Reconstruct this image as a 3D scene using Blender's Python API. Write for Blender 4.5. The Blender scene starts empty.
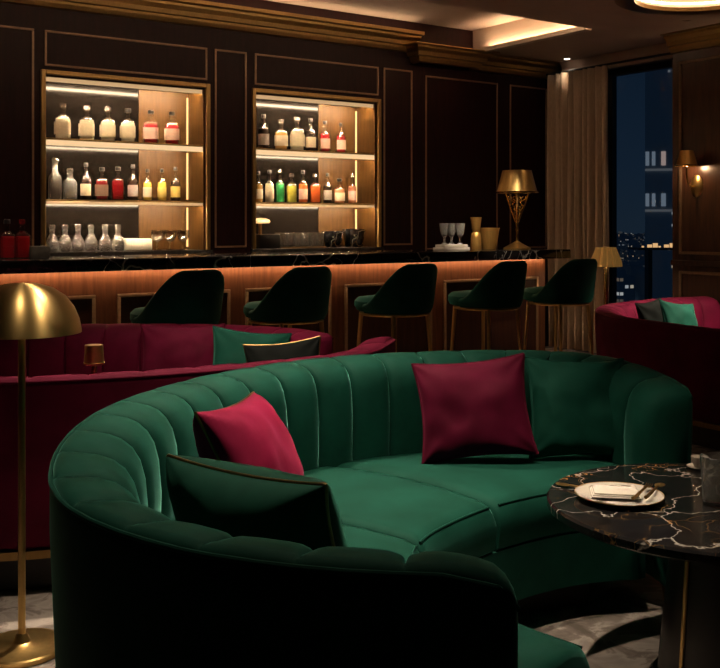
import bpy, bmesh, math, random
from mathutils import Vector, Matrix, noise

PI = math.pi
SC = bpy.context.scene
COL = SC.collection
random.seed(7)

# ------------------------------------------------------------------ camera
FPX = 985.0
YAW = math.radians(34.6)
EYE = 1.3
FW = Vector((math.sin(YAW), math.cos(YAW), 0))
RT = Vector((math.cos(YAW), -math.sin(YAW), 0))
cam_data = bpy.data.cameras.new('camera')
cam = bpy.data.objects.new('camera', cam_data)
COL.objects.link(cam)
cam.location = (0, 0, EYE)
cam.rotation_euler = (PI / 2, 0, -YAW)
cam_data.sensor_width = 36.0
cam_data.sensor_fit = 'HORIZONTAL'
cam_data.lens = FPX / 720.0 * 36.0
cam_data.shift_y = -110.0 / 720.0
cam_data.clip_start = 0.05
cam_data.clip_end = 8000
SC.camera = cam
SC.view_settings.view_transform = 'Standard'
SC.view_settings.look = 'None'
SC.view_settings.gamma = 1.0
SC.view_settings.exposure = 0.0
SC.view_settings.use_curve_mapping = False


def W(x, z, h=0.0):
    """point given by its sideways and forward distance from the viewpoint and its height"""
    p = RT * x + FW * z
    return Vector((p.x, p.y, h))


def wx(u, Y):
    """X on a plane parallel to the bar wall at depth Y that column u of the photograph meets"""
    t = (u - 360.0) / FPX
    s, c = math.sin(YAW), math.cos(YAW)
    return Y * (s + c * t) / (c - s * t)


# ------------------------------------------------------------------ materials
def new_mat(name):
    m = bpy.data.materials.new(name)
    m.use_nodes = True
    nt = m.node_tree
    return m, nt, nt.nodes['Principled BSDF']


def setp(b, **kw):
    names = {'base': 'Base Color', 'metal': 'Metallic', 'rough': 'Roughness', 'trans': 'Transmission Weight', 'ior': 'IOR',
             'sheen': 'Sheen Weight', 'sheen_r': 'Sheen Roughness', 'sheen_t': 'Sheen Tint', 'spec': 'Specular IOR Level',
             'coat': 'Coat Weight', 'coat_r': 'Coat Roughness', 'em': 'Emission Color', 'em_s': 'Emission Strength', 'alpha': 'Alpha'}
    for k, v in kw.items():
        i = b.inputs[names[k]]
        if i.type == 'RGBA' and len(v) == 3:
            v = (*v, 1)
        i.default_value = v


def noise_node(nt, scale, detail=3, rough=0.5, dist=0.0, stretch=None):
    tc = nt.nodes.new('ShaderNodeTexCoord')
    mp = nt.nodes.new('ShaderNodeMapping')
    nt.links.new(tc.outputs['Object'], mp.inputs['Vector'])
    if stretch:
        mp.inputs['Scale'].default_value = stretch
    n = nt.nodes.new('ShaderNodeTexNoise')
    n.inputs['Scale'].default_value = scale
    n.inputs['Detail'].default_value = detail
    n.inputs['Roughness'].default_value = rough
    n.inputs['Distortion'].default_value = dist
    nt.links.new(mp.outputs['Vector'], n.inputs['Vector'])
    return n


def ramp(nt, src, stops):
    r = nt.nodes.new('ShaderNodeValToRGB')
    el = r.color_ramp.elements
    while len(el) < len(stops):
        el.new(0.5)
    for e, (p, c) in zip(el, stops):
        e.position = p
        e.color = (*c, 1)
    nt.links.new(src, r.inputs['Fac'])
    return r


def bump(nt, b, src, strength, dist=0.01):
    n = nt.nodes.new('ShaderNodeBump')
    n.inputs['Strength'].default_value = strength
    n.inputs['Distance'].default_value = dist
    nt.links.new(src, n.inputs['Height'])
    nt.links.new(n.outputs['Normal'], b.inputs['Normal'])


def mat_plain(name, base, rough=0.5, metal=0.0, **kw):
    m, nt, b = new_mat(name)
    n = noise_node(nt, kw.pop('scale', 40), 3)
    var = kw.pop('var', 0.12)
    r = ramp(nt, n.outputs['Fac'], [(0.3, [c * (1 - var) for c in base]), (0.7, [min(1, c * (1 + var)) for c in base])])
    nt.links.new(r.outputs['Color'], b.inputs['Base Color'])
    setp(b, rough=rough, metal=metal, **kw)
    return m


def mat_wood(name, dark, light, rough=0.35, coat=0.2, scale=6, stretch=(6, 6, 0.5)):
    m, nt, b = new_mat(name)
    n = noise_node(nt, scale, 6, 0.6, 0.4, stretch)
    r = ramp(nt, n.outputs['Fac'], [(0.3, dark), (0.72, light)])
    nt.links.new(r.outputs['Color'], b.inputs['Base Color'])
    setp(b, rough=rough, coat=coat, coat_r=0.25, spec=0.35 if coat > 0 else 0.16)
    bump(nt, b, n.outputs['Fac'], 0.04)
    return m


def mat_velvet(name, lo, hi, sheen, tint, sr=0.35):
    m, nt, b = new_mat(name)
    n = noise_node(nt, 7, 4, 0.55, 0.3)
    r = ramp(nt, n.outputs['Fac'], [(0.3, lo), (0.7, hi)])
    nt.links.new(r.outputs['Color'], b.inputs['Base Color'])
    setp(b, rough=0.75, spec=0.12, sheen=sheen, sheen_r=sr, sheen_t=tint)
    n2 = noise_node(nt, 420, 2)
    bump(nt, b, n2.outputs['Fac'], 0.06, 0.003)
    return m


def mat_brass(name, base=(0.62, 0.40, 0.14), rough=0.28):
    m, nt, b = new_mat(name)
    n = noise_node(nt, 60, 2, 0.5, 0, (1, 1, 0.08))
    r = ramp(nt, n.outputs['Fac'], [(0.3, [c * 0.85 for c in base]), (0.7, base)])
    nt.links.new(r.outputs['Color'], b.inputs['Base Color'])
    setp(b, rough=rough, metal=1.0)
    return m


def mat_glass(name, base, rough=0.03, trans=1.0, ior=1.45):
    m, nt, b = new_mat(name)
    setp(b, base=base, rough=rough, trans=trans, ior=ior)
    return m


def mat_thin(name, tint, rough=0.04, f=0.10):
    m, nt, b = new_mat(name)
    nt.nodes.remove(b)
    out = nt.nodes['Material Output']
    tr = nt.nodes.new('ShaderNodeBsdfTransparent')
    tr.inputs['Color'].default_value = (*tint, 1)
    gl = nt.nodes.new('ShaderNodeBsdfGlossy')
    gl.inputs['Roughness'].default_value = rough
    lw = nt.nodes.new('ShaderNodeLayerWeight')
    lw.inputs['Blend'].default_value = 0.35
    mr = nt.nodes.new('ShaderNodeMapRange')
    mr.inputs['To Min'].default_value = f * 0.5
    mr.inputs['To Max'].default_value = min(1.0, f * 6)
    nt.links.new(lw.outputs['Facing'], mr.inputs['Value'])
    mx = nt.nodes.new('ShaderNodeMixShader')
    nt.links.new(mr.outputs[0], mx.inputs['Fac'])
    nt.links.new(tr.outputs[0], mx.inputs[1])
    nt.links.new(gl.outputs[0], mx.inputs[2])
    nt.links.new(mx.outputs[0], out.inputs['Surface'])
    return m


def mat_emit(name, col, s):
    m, nt, b = new_mat(name)
    setp(b, base=(0.02, 0.02, 0.02), em=col, em_s=s)
    return m


def mat_marble(name, gold=True, scale=1.0, floorvein=False):
    m, nt, b = new_mat(name)
    L = nt.links
    tc = nt.nodes.new('ShaderNodeTexCoord')
    n0 = nt.nodes.new('ShaderNodeTexNoise')
    n0.inputs['Scale'].default_value = 2.2 * scale
    n0.inputs['Detail'].default_value = 5
    L.new(tc.outputs['Object'], n0.inputs['Vector'])
    mx = nt.nodes.new('ShaderNodeMixRGB')
    mx.blend_type = 'LINEAR_LIGHT'
    mx.inputs['Fac'].default_value = 0.22
    L.new(tc.outputs['Object'], mx.inputs['Color1'])
    L.new(n0.outputs['Color'], mx.inputs['Color2'])

    def veins(sc, w, off):
        mp = nt.nodes.new('ShaderNodeMapping')
        mp.inputs['Location'].default_value = off
        mp.inputs['Scale'].default_value = (1.0, 1.7, 1.0)
        L.new(mx.outputs['Color'], mp.inputs['Vector'])
        v = nt.nodes.new('ShaderNodeTexVoronoi')
        v.feature = 'DISTANCE_TO_EDGE'
        v.inputs['Scale'].default_value = sc * scale
        L.new(mp.outputs['Vector'], v.inputs['Vector'])
        return ramp(nt, v.outputs['Distance'], [(0.0, (1, 1, 1)), (w * 0.35, (0.5, 0.5, 0.5)), (w, (0, 0, 0))])
    a = veins(1.7, 0.014, (0.3, 0.1, 0.2))
    c = veins(3.6, 0.014, (1.3, 0.7, 0.6))
    mask = noise_node(nt, 1.9 * scale, 2)
    mk = ramp(nt, mask.outputs['Fac'], [(0.45, (0, 0, 0)), (0.58, (1, 1, 1))])
    base = noise_node(nt, 9 * scale, 5, 0.6, 0.5)
    bc = ramp(nt, base.outputs['Fac'], [(0.3, (0.006, 0.006, 0.007)), (0.75, (0.022, 0.02, 0.02))])
    m1 = nt.nodes.new('ShaderNodeMixRGB')
    L.new(a.outputs['Color'], m1.inputs['Fac'])
    L.new(bc.outputs['Color'], m1.inputs['Color1'])
    m1.inputs['Color2'].default_value = (0.50, 0.46, 0.41, 1)
    mul = nt.nodes.new('ShaderNodeMixRGB')
    mul.blend_type = 'MULTIPLY'
    mul.inputs['Fac'].default_value = 1
    L.new(c.outputs['Color'], mul.inputs['Color1'])
    L.new(mk.outputs['Color'], mul.inputs['Color2'])
    m2 = nt.nodes.new('ShaderNodeMixRGB')
    L.new(mul.outputs['Color'], m2.inputs['Fac'])
    L.new(m1.outputs['Color'], m2.inputs['Color1'])
    m2.inputs['Color2'].default_value = ((0.5, 0.27, 0.08, 1) if gold else (0.45, 0.42, 0.4, 1))
    L.new(m2.outputs['Color'], b.inputs['Base Color'])
    setp(b, rough=0.12, spec=0.5)
    return m


def mat_city(name, seed, sx, sz, thr, cols, strength, wall=(0.012, 0.016, 0.022)):
    """dark facade with a grid of windows, some of them lit"""
    m, nt, b = new_mat(name)
    L = nt.links
    tc = nt.nodes.new('ShaderNodeTexCoord')
    sep = nt.nodes.new('ShaderNodeSeparateXYZ')
    L.new(tc.outputs['Object'], sep.inputs[0])

    def math_(op, a, bb=None):
        n = nt.nodes.new('ShaderNodeMath')
        n.operation = op
        for i, v in enumerate((a, bb)):
            if v is None:
                continue
            if isinstance(v, (int, float)):
                n.inputs[i].default_value = v
            else:
                L.new(v, n.inputs[i])
        return n.outputs[0]
    h = math_('MULTIPLY', math_('ADD', sep.outputs['X'], sep.outputs['Y']), 1.0 / sx)
    v = math_('MULTIPLY', sep.outputs['Z'], 1.0 / sz)
    cmb = nt.nodes.new('ShaderNodeCombineXYZ')
    L.new(math_('FLOOR', h), cmb.inputs[0])
    L.new(math_('FLOOR', v), cmb.inputs[1])
    cmb.inputs[2].default_value = seed
    wn = nt.nodes.new('ShaderNodeTexWhiteNoise')
    wn.noise_dimensions = '3D'
    L.new(cmb.outputs[0], wn.inputs['Vector'])
    lit = math_('GREATER_THAN', wn.outputs['Value'], thr)
    fh, fv = math_('FRACT', h), math_('FRACT', v)
    win = math_('MULTIPLY', math_('MULTIPLY', math_('GREATER_THAN', fh, 0.2), math_('LESS_THAN', fh, 0.85)),
                math_('MULTIPLY', math_('GREATER_THAN', fv, 0.3), math_('LESS_THAN', fv, 0.75)))
    on = math_('MULTIPLY', lit, win)
    sepc = nt.nodes.new('ShaderNodeSeparateColor')
    L.new(wn.outputs['Color'], sepc.inputs[0])
    r = ramp(nt, sepc.outputs[1], [(0.0, cols[0]), (0.5, cols[1]), (1.0, cols[2])])
    L.new(r.outputs['Color'], b.inputs['Emission Color'])
    L.new(math_('MULTIPLY', on, math_('MULTIPLY', sepc.outputs[2], strength)), b.inputs['Emission Strength'])
    setp(b, base=wall, rough=0.6)
    return m


M = {}
M['wall_wood'] = mat_wood('mahogany_panelling', (0.0065, 0.0012, 0.0014), (0.017, 0.0031, 0.0034), 0.5, 0.0)
M['side_wood'] = mat_wood('walnut_panelling', (0.028, 0.010, 0.005), (0.075, 0.028, 0.013), 0.3, 0.35)
M['bar_wood'] = mat_wood('bar_front_wood', (0.10, 0.036, 0.016), (0.19, 0.075, 0.034), 0.42, 0.1)
M['bar_panel'] = mat_wood('bar_inset_wood', (0.030, 0.010, 0.006), (0.060, 0.021, 0.011), 0.4, 0.1)
M['niche_wood'] = mat_wood('niche_wood', (0.026, 0.0105, 0.0018), (0.055, 0.024, 0.0045), 0.5, 0.0)
M['brass'] = mat_brass('brushed_brass', (0.70, 0.47, 0.18), 0.34)
def mat_spun(name, base, rough):
    m, nt, b = new_mat(name)
    setp(b, base=base, rough=rough, metal=1.0)
    tg = nt.nodes.new('ShaderNodeTangent')
    tg.direction_type = 'RADIAL'
    tg.axis = 'Z'
    nt.links.new(tg.outputs[0], b.inputs['Tangent'])
    b.inputs['Anisotropic'].default_value = 0.85
    b.inputs['Anisotropic Rotation'].default_value = 0.25
    return m


M['spun'] = mat_spun('spun_brass', (0.72, 0.49, 0.19), 0.36)
M['satin'] = mat_brass('satin_brass', (0.80, 0.45, 0.13), 0.42)
setp(M['satin'].node_tree.nodes['Principled BSDF'], metal=0.8)
M['painted_glow_shade'] = mat_brass('pleated_brass_painted_glow', (0.80, 0.55, 0.22), 0.3)
setp(M['painted_glow_shade'].node_tree.nodes['Principled BSDF'], em=(1.0, 0.50, 0.12), em_s=0.11)  # emission stands in for room light falling on the brass pleats
M['brass_dark'] = mat_brass('aged_brass', (0.30, 0.19, 0.075), 0.36)
M['brass_bright'] = mat_brass('polished_brass', (0.80, 0.55, 0.22), 0.2)
M['bronze'] = mat_brass('bronze_moulding', (0.40, 0.255, 0.10), 0.42)
M['trim'] = mat_plain('gilded_moulding', (0.24, 0.15, 0.095), 0.45, 0.5, spec=0.35)
M['trim_bar'] = mat_plain('gilt_bar_moulding', (0.36, 0.24, 0.145), 0.4, 0.5, spec=0.4)
M['ceiling'] = mat_plain('ceiling_paint', (0.46, 0.345, 0.26), 0.8, scale=3, var=0.05)
M['soffit'] = mat_plain('soffit_paint', (0.42, 0.305, 0.235), 0.8, scale=3, var=0.05)
M['cove'] = mat_plain('cove_paint', (0.55, 0.46, 0.36), 0.7, scale=3, var=0.04)
M['marble'] = mat_marble('black_marble', True, 1.7)
M['marble_bar'] = mat_marble('black_marble_bar', False, 1.1)
M['stone_sill'] = mat_plain('dark_stone', (0.035, 0.032, 0.03), 0.15, scale=12, var=0.3)
M['mirror'] = mat_plain('smoked_mirror', (0.0045, 0.0034, 0.0028), 0.12, spec=0.06, var=0.3, scale=4)
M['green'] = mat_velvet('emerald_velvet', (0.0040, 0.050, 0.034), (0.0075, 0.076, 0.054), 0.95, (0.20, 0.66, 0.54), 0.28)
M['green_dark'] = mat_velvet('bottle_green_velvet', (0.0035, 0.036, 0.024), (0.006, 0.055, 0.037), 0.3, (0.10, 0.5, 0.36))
M['stool_green'] = mat_velvet('stool_velvet', (0.003, 0.040, 0.028), (0.006, 0.062, 0.044), 0.22, (0.08, 0.5, 0.38))
M['crimson'] = mat_velvet('crimson_velvet', (0.085, 0.0026, 0.018), (0.135, 0.0046, 0.030), 0.42, (0.95, 0.16, 0.34), 0.26)
M['crimson_cushion'] = mat_velvet('crimson_cushion_velvet', (0.22, 0.006, 0.040), (0.32, 0.012, 0.065), 0.35, (0.95, 0.18, 0.36))
M['wine'] = mat_velvet('wine_cushion_velvet', (0.075, 0.0025, 0.016), (0.12, 0.004, 0.028), 0.2, (0.8, 0.1, 0.25))
M['black_velvet'] = mat_velvet('black_velvet', (0.002, 0.0032, 0.003), (0.004, 0.006, 0.0055), 0.04, (0.3, 0.4, 0.36))
M['plinth'] = mat_plain('black_plinth', (0.008, 0.007, 0.007), 0.5)
M['ebony'] = mat_plain('ebony_lacquer', (0.009, 0.008, 0.008), 0.3)
M['porcelain'] = mat_plain('porcelain', (0.72, 0.66, 0.58), 0.25, var=0.03)
M['linen'] = mat_plain('linen', (0.80, 0.74, 0.66), 0.85, var=0.04, scale=120)
M['clear'] = mat_thin('clear_glass', (0.95, 0.955, 0.94), 0.06, 0.11)
M['tumbler'] = mat_thin('tumbler_glass', (.90, .90, .88), .08, .22)
M['frost'] = mat_glass('cut_crystal', (0.93, 0.92, 0.89), 0.18, 0.75)
M['window_glass'] = mat_thin('window_glass', (0.93, 0.96, 1.0), 0.0, 0.03)
M['black_metal'] = mat_plain('black_metal', (0.012, 0.013, 0.015), 0.4, 0.3)
M['cap_black'] = mat_plain('black_stopper', (0.012, 0.011, 0.011), 0.35)
M['label_cream'] = mat_plain('cream_paper', (0.78, 0.66, 0.46), 0.8, scale=80, var=0.06)
M['label_pink'] = mat_plain('pink_paper', (0.72, 0.45, 0.36), 0.8, scale=80, var=0.06)
M['label_grey'] = mat_plain('grey_paper', (0.50, 0.43, 0.40), 0.8, scale=80, var=0.06)
M['label_ochre'] = mat_plain('ochre_paper', (0.62, 0.47, 0.12), 0.8, scale=80, var=0.06)
M['label_brown'] = mat_plain('brown_paper', (0.22, 0.13, 0.09), 0.8, scale=80, var=0.08)
M['red_glass'] = mat_glass('red_glass', (0.42, 0.022, 0.026), 0.05, 0.75)
M['white_box'] = mat_plain('white_ceramic', (0.62, 0.57, 0.48), 0.4, var=0.04)
M['grey_box'] = mat_plain('grey_leather', (0.10, 0.085, 0.07), 0.5)
M['led'] = mat_emit('warm_led', (1.0, 0.74, 0.46), 520.0)
M['diffuser'] = mat_emit('lit_diffuser', (1.0, 0.66, 0.34), 0.95)
M['diffuser_dim'] = mat_emit('dim_diffuser', (1.0, 0.62, 0.30), 0.6)
M['led_bar'] = mat_emit('amber_led', (1.0, 0.61, 0.34), 40.0)
M['led_cove'] = mat_emit('cove_led', (1.0, 0.68, 0.42), 75.0)
M['led_soft'] = mat_emit('soft_led', (1.0, 0.68, 0.42), 42.0)
M['led_up'] = mat_emit('uplight_led', (1.0, 0.68, 0.42), 18.0)
M['led_ring'] = mat_emit('ring_led', (1.0, 0.68, 0.40), 16.0)
M['bulb'] = mat_emit('lamp_bulb', (1.0, 0.72, 0.42), 3.0)
M['spot_lens'] = mat_emit('downlight_lens', (1.0, 0.86, 0.70), 9.0)


def liquid(name, c):
    if name not in M:
        m, nt, b = new_mat(name)
        setp(b, base=c, rough=0.12, trans=0.08, ior=1.33)
        M[name] = m
    return M[name]


def curtain_mat():
    m, nt, b = new_mat('taupe_curtain')
    n = noise_node(nt, 300, 2, 0.5, 0, (1, 1, 0.06))
    r = ramp(nt, n.outputs['Fac'], [(0.3, (0.36, 0.26, 0.18)), (0.7, (0.52, 0.385, 0.27))])
    nt.links.new(r.outputs['Color'], b.inputs['Base Color'])
    setp(b, rough=0.85, sheen=0.15, sheen_t=(0.8, 0.6, 0.4))
    return m


M['curtain'] = curtain_mat()


def carpet_mat():
    m, nt, b = new_mat('mottled_carpet')
    n = noise_node(nt, 6.5, 5, 0.6, 0.7)
    r = ramp(nt, n.outputs['Fac'], [(0.36, (0.16, 0.13, 0.112)), (0.47, (0.27, 0.225, 0.2)), (0.52, (0.48, 0.42, 0.38)), (0.64, (0.33, 0.285, 0.26))])
    nt.links.new(r.outputs['Color'], b.inputs['Base Color'])
    setp(b, rough=0.95, spec=0.1, sheen=0.1)
    n2 = noise_node(nt, 250, 2)
    bump(nt, b, n2.outputs['Fac'], 0.25, 0.004)
    return m


M['carpet'] = carpet_mat()


# ------------------------------------------------------------------ mesh helpers
def tag(o, label=None, cat=None, group=None, kind=None):
    if label:
        o['label'] = label
    if cat:
        o['category'] = cat
    if group:
        o['group'] = group
    if kind:
        o['kind'] = kind
    return o


def link(name, me, mat=None, parent=None):
    o = bpy.data.objects.new(name, me)
    COL.objects.link(o)
    if mat is not None and len(me.materials) == 0:
        me.materials.append(mat)
    elif mat is not None and me.materials[0] != mat:
        o.material_slots[0].link = 'OBJECT'
        o.material_slots[0].material = mat
    if parent is not None:
        o.parent = parent
    return o


def finish(bm, name, angle=38, smooth=True):
    me = bpy.data.meshes.new(name)
    bmesh.ops.recalc_face_normals(bm, faces=bm.faces)
    bm.to_mesh(me)
    bm.free()
    if smooth:
        me.polygons.foreach_set('use_smooth', [True] * len(me.polygons))
        me.set_sharp_from_angle(angle=math.radians(angle))
    return me


def put(name, bm, mat, parent=None, angle=38, smooth=True):
    return link(name, finish(bm, name, angle, smooth), mat, parent)


def empty(name, loc, rz=0.0, label=None, cat=None, group=None):
    e = bpy.data.objects.new(name, None)
    COL.objects.link(e)
    e.empty_display_size = 0.1
    e.location = loc
    e.rotation_euler = (0, 0, rz)
    return tag(e, label, cat, group)


def copy_tree(o, parent=None):
    c = o.copy()
    COL.objects.link(c)
    if parent is not None:
        c.parent = parent
    for ch in list(o.children):
        copy_tree(ch, c)
    return c


def box(bm, lo, hi, bev=0.0):
    r = bmesh.ops.create_cube(bm, size=1.0)
    vs = r['verts']
    c = [(a + b) / 2 for a, b in zip(lo, hi)]
    s = [abs(b - a) for a, b in zip(lo, hi)]
    bmesh.ops.scale(bm, vec=s, verts=vs)
    bmesh.ops.translate(bm, vec=c, verts=vs)
    if bev > 0:
        es = list({e for v in vs for e in v.link_edges})
        bmesh.ops.bevel(bm, geom=es, offset=bev, segments=2, affect='EDGES', profile=0.5)
    return bm


def boxes(*lst, bev=0.0):
    bm = bmesh.new()
    for lo, hi in lst:
        box(bm, lo, hi, bev)
    return bm


def lathe(bm, prof, n=32, c=(0, 0, 0), sx=1.0, sy=1.0, ripple=None):
    rings = []
    for (r, z) in prof:
        if r <= 1e-6:
            rings.append([bm.verts.new((c[0], c[1], c[2] + z))])
        else:
            ring = []
            for k in range(n):
                a = 2 * PI * k / n
                rr = r * (ripple(a) if ripple else 1.0)
                ring.append(bm.verts.new((c[0] + rr * math.cos(a) * sx, c[1] + rr * math.sin(a) * sy, c[2] + z)))
            rings.append(ring)
    for a, b in zip(rings[:-1], rings[1:]):
        if len(a) == 1 and len(b) == 1:
            continue
        for k in range(n):
            k2 = (k + 1) % n
            if len(a) == 1:
                bm.faces.new((a[0], b[k2], b[k]))
            elif len(b) == 1:
                bm.faces.new((a[k], a[k2], b[0]))
            else:
                bm.faces.new((a[k], a[k2], b[k2], b[k]))
    return bm


def tube(bm, pts, rad, n=10, closed=False):
    pts = [Vector(p) for p in pts]
    m = len(pts)
    rings = []
    prev = None
    for i, p in enumerate(pts):
        if closed:
            t = (pts[(i + 1) % m] - pts[i - 1]).normalized()
        else:
            t = (pts[min(i + 1, m - 1)] - pts[max(i - 1, 0)]).normalized()
        if prev is None:
            a = Vector((0, 0, 1)) if abs(t.z) < 0.9 else Vector((1, 0, 0))
            nrm = (a - t * a.dot(t)).normalized()
        else:
            nrm = (prev - t * prev.dot(t)).normalized()
        prev = nrm
        bn = t.cross(nrm)
        r = rad(i / max(1, m - 1)) if callable(rad) else rad
        rings.append([bm.verts.new(p + (nrm * math.cos(2 * PI * k / n) + bn * math.sin(2 * PI * k / n)) * r) for k in range(n)])
    rng = range(m) if closed else range(m - 1)
    for i in rng:
        a, b = rings[i], rings[(i + 1) % m]
        for k in range(n):
            k2 = (k + 1) % n
            bm.faces.new((a[k], a[k2], b[k2], b[k]))
    if not closed:
        bm.faces.new(rings[0][::-1])
        bm.faces.new(rings[-1])
    return bm


def catmull(pts, per=24):
    P = [Vector(p) for p in pts]
    P = [2 * P[0] - P[1]] + P + [2 * P[-1] - P[-2]]
    out = []
    for i in range(1, len(P) - 2):
        p0, p1, p2, p3 = P[i - 1:i + 3]
        for k in range(per):
            t = k / per
            out.append(0.5 * ((2 * p1) + (p2 - p0) * t + (2 * p0 - 5 * p1 + 4 * p2 - p3) * t * t + (3 * p1 - p0 - 3 * p2 + p3) * t ** 3))
    out.append(P[-2])
    return out


def resample(pts, svals):
    """points at arc lengths svals along a dense polyline"""
    L = [0.0]
    for a, b in zip(pts[:-1], pts[1:]):
        L.append(L[-1] + (b - a).length)
    out, j = [], 0
    for s in svals:
        s = min(max(s, 0.0), L[-1])
        j = 0
        while j < len(L) - 2 and L[j + 1] < s:
            j += 1
        f = (s - L[j]) / max(1e-9, L[j + 1] - L[j])
        out.append(pts[j].lerp(pts[j + 1], f))
    return out


def plen(pts):
    return sum((b - a).length for a, b in zip(pts[:-1], pts[1:]))


# ------------------------------------------------------------------ the room
XL, XR, YB, YN = -3.0, 7.7, 7.5, -2.6
HC = 3.0
NICHES = [(2.276, 3.61), (4.077, 5.37)]
NT, NB, ND = 2.435, 1.085, 0.33


def struct(name, bm, mat, smooth=False, angle=38):
    return tag(put(name, bm, mat, None, angle, smooth), kind='structure')


struct('floor', boxes(((XL - .1, YN - .1, -0.1), (XR + .3, YB + .5, 0.0))), M['carpet'])
segs = [((XL, YB, 0), (XR + .3, YB + .5, NB)), ((XL, YB, NT), (XR + .3, YB + .5, 3.32))]
xs = [XL] + [v for n in NICHES for v in n] + [XR + .3]
for a, b in zip(xs[0::2], xs[1::2]):
    segs.append(((a, YB, NB), (b, YB + .5, NT)))
for a, b in NICHES:
    segs.append(((a, YB + ND + .03, NB), (b, YB + .5, NT)))
struct('wall_back', boxes(*segs), M['wall_wood'])
struct('wall_left', boxes(((XL - .1, YN - .1, 0), (XL, YB, 3.25))), M['wall_wood'])
struct('wall_near', boxes(((XL, YN - .1, 0), (XR + .3, YN, 3.25))), M['wall_wood'])
# side wall: a glazed bay at the far end, then panelling that stands forward of it
XW = 7.4
YW0, YW1 = 5.74, 7.4
struct('wall_right', boxes(((XW, YN, 0), (XR + .3, YW0, 3.25)), ((XR + .1, YW1, 0), (XR + .3, YB, 3.25)), ((XR, YW0, 2.88), (XR + .3, YW1, 3.25)),
                           ((XR + .1, YW0, 0), (XR + .3, YW1, 0.06))), M['side_wood'])
win = tag(empty('window_1', (XR + .18, YW0, 0)), kind='structure')
fr = boxes(((0, 0, .06), (.07, .05, 2.88)), ((0, YW1 - YW0 - .05, .06), (.07, YW1 - YW0, 2.88)), ((0, 0, 2.82), (.07, YW1 - YW0, 2.88)), ((0, 0, .06), (.07, YW1 - YW0, .12)),
           ((-.0, 1.12, .06), (.07, 1.24, 2.88)))
put('window_frame', fr, M['black_metal'], win, smooth=False)
put('window_pane', boxes(((.03, .04, .1), (.042, YW1 - YW0 - .04, 2.84))), M['window_glass'], win, smooth=False)

# ceiling: lower soffit with a raised tray along the bar and a round coffer
TX, TY = 6.55, 5.92
CX, CY, CR = 6.19, 4.50, 0.56
bm = bmesh.new()
x0, x1, y0, y1 = CX - .75, CX + .75, CY - .75, CY + .75
for lo, hi in [((XL, YN, HC), (XR + .3, y0, HC + .12)), ((XL, y1, HC), (XR + .3, TY, HC + .12)), ((XL, y0, HC), (x0, y1, HC + .12)),
               ((x1, y0, HC), (XR + .3, y1, HC + .12)), ((TX, TY, HC), (XR + .3, YB, HC + .12))]:
    box(bm, lo, hi)
n = 64
ci, so = [], []
for zz in (HC, HC + .12):
    a, b = [], []
    for k in range(n):
        t = 2 * PI * (k + .5) / n
        d = Vector((math.cos(t), math.sin(t)))
        a.append(bm.verts.new((CX + CR * d.x, CY + CR * d.y, zz)))
        q = d * (.75 / max(abs(d.x), abs(d.y)))
        b.append(bm.verts.new((CX + q.x, CY + q.y, zz)))
    ci.append(a)
    so.append(b)
for k in range(n):
    k2 = (k + 1) % n
    bm.faces.new((ci[0][k], ci[0][k2], so[0][k2], so[0][k]))
    bm.faces.new((ci[1][k], so[1][k], so[1][k2], ci[1][k2]))
    bm.faces.new((ci[0][k], ci[1][k], ci[1][k2], ci[0][k2]))
struct('ceiling', bm, M['soffit'])
struct('ceiling_1', boxes(((XL, TY, HC + .24), (TX, YB, HC + .30)), ((XL, TY - .08, HC + .12), (TX + .08, TY, HC + .30)), ((TX, TY, HC + .12), (TX + .08, YB, HC + .30))), M['ceiling'])
struct('ceiling_2', boxes(((x0, y0, HC + .16), (x1, y1, HC + .2))), M['cove'])
struct('trim_1', lathe(bmesh.new(), [(CR - .05, -.0), (CR - .05, -.03), (CR + .03, -.045), (CR + .09, -.03), (CR + .10, -.001), (CR - .0, .0), (CR - .05, 0)], 72, (CX, CY, HC - .001)), M['brass_dark'], True)
tring = empty('coffer_light', (CX, CY, HC), 0, 'round glowing ceiling coffer light with a brass rim', 'ceiling light')
put('led_strip', lathe(bmesh.new(), [(CR - .01, .03), (CR - .03, .03), (CR - .03, .04), (CR - .01, .04), (CR - .01, .03)], 64), M['led_ring'], tring)
put('diffuser', lathe(bmesh.new(), [(0, .125), (CR - .05, .125), (CR - .05, .14), (0, .14)], 64), M['cove'], tring)
# cove strips of the tray
tc_ = empty('cove_light', (TX, TY, HC + .02), 0, 'warm LED cove strip along the short end of the ceiling tray', 'ceiling light')
put('led_strip', boxes(((-.045, .1, -.015), (-.025, YB - TY - .25, -.005))), M['led_cove'], tc_, smooth=False)
put('cove_lip', boxes(((-.075, .02, -.03), (-.066, YB - TY - .14, .012)), ((-.066, .02, -.03), (0, YB - TY - .14, -.021))), M['cove'], tc_, smooth=False)
tl_ = empty('cove_light', (XL, TY, HC + .02), 0, 'warm LED cove strip along the long front edge of the ceiling tray', 'ceiling light')
put('led_strip', boxes(((.1, .004, .045), (TX - XL - .2, .012, .065))), M['led_soft'], tl_, smooth=False)
up_ = empty('cove_light', (XL, YB, 3.12), 0, 'warm LED uplight strip lying on top of the long cornice over the bar wall', 'ceiling light')
put('led_strip', boxes(((.1, -.10, .0005), (5.80 - XL - .05, -.08, .008))), M['led_up'], up_, smooth=False)
put('light_rail', boxes(((.05, .0, .035), (TX - XL - .15, .004, .075))), M['black_metal'], tl_, smooth=False)


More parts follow.
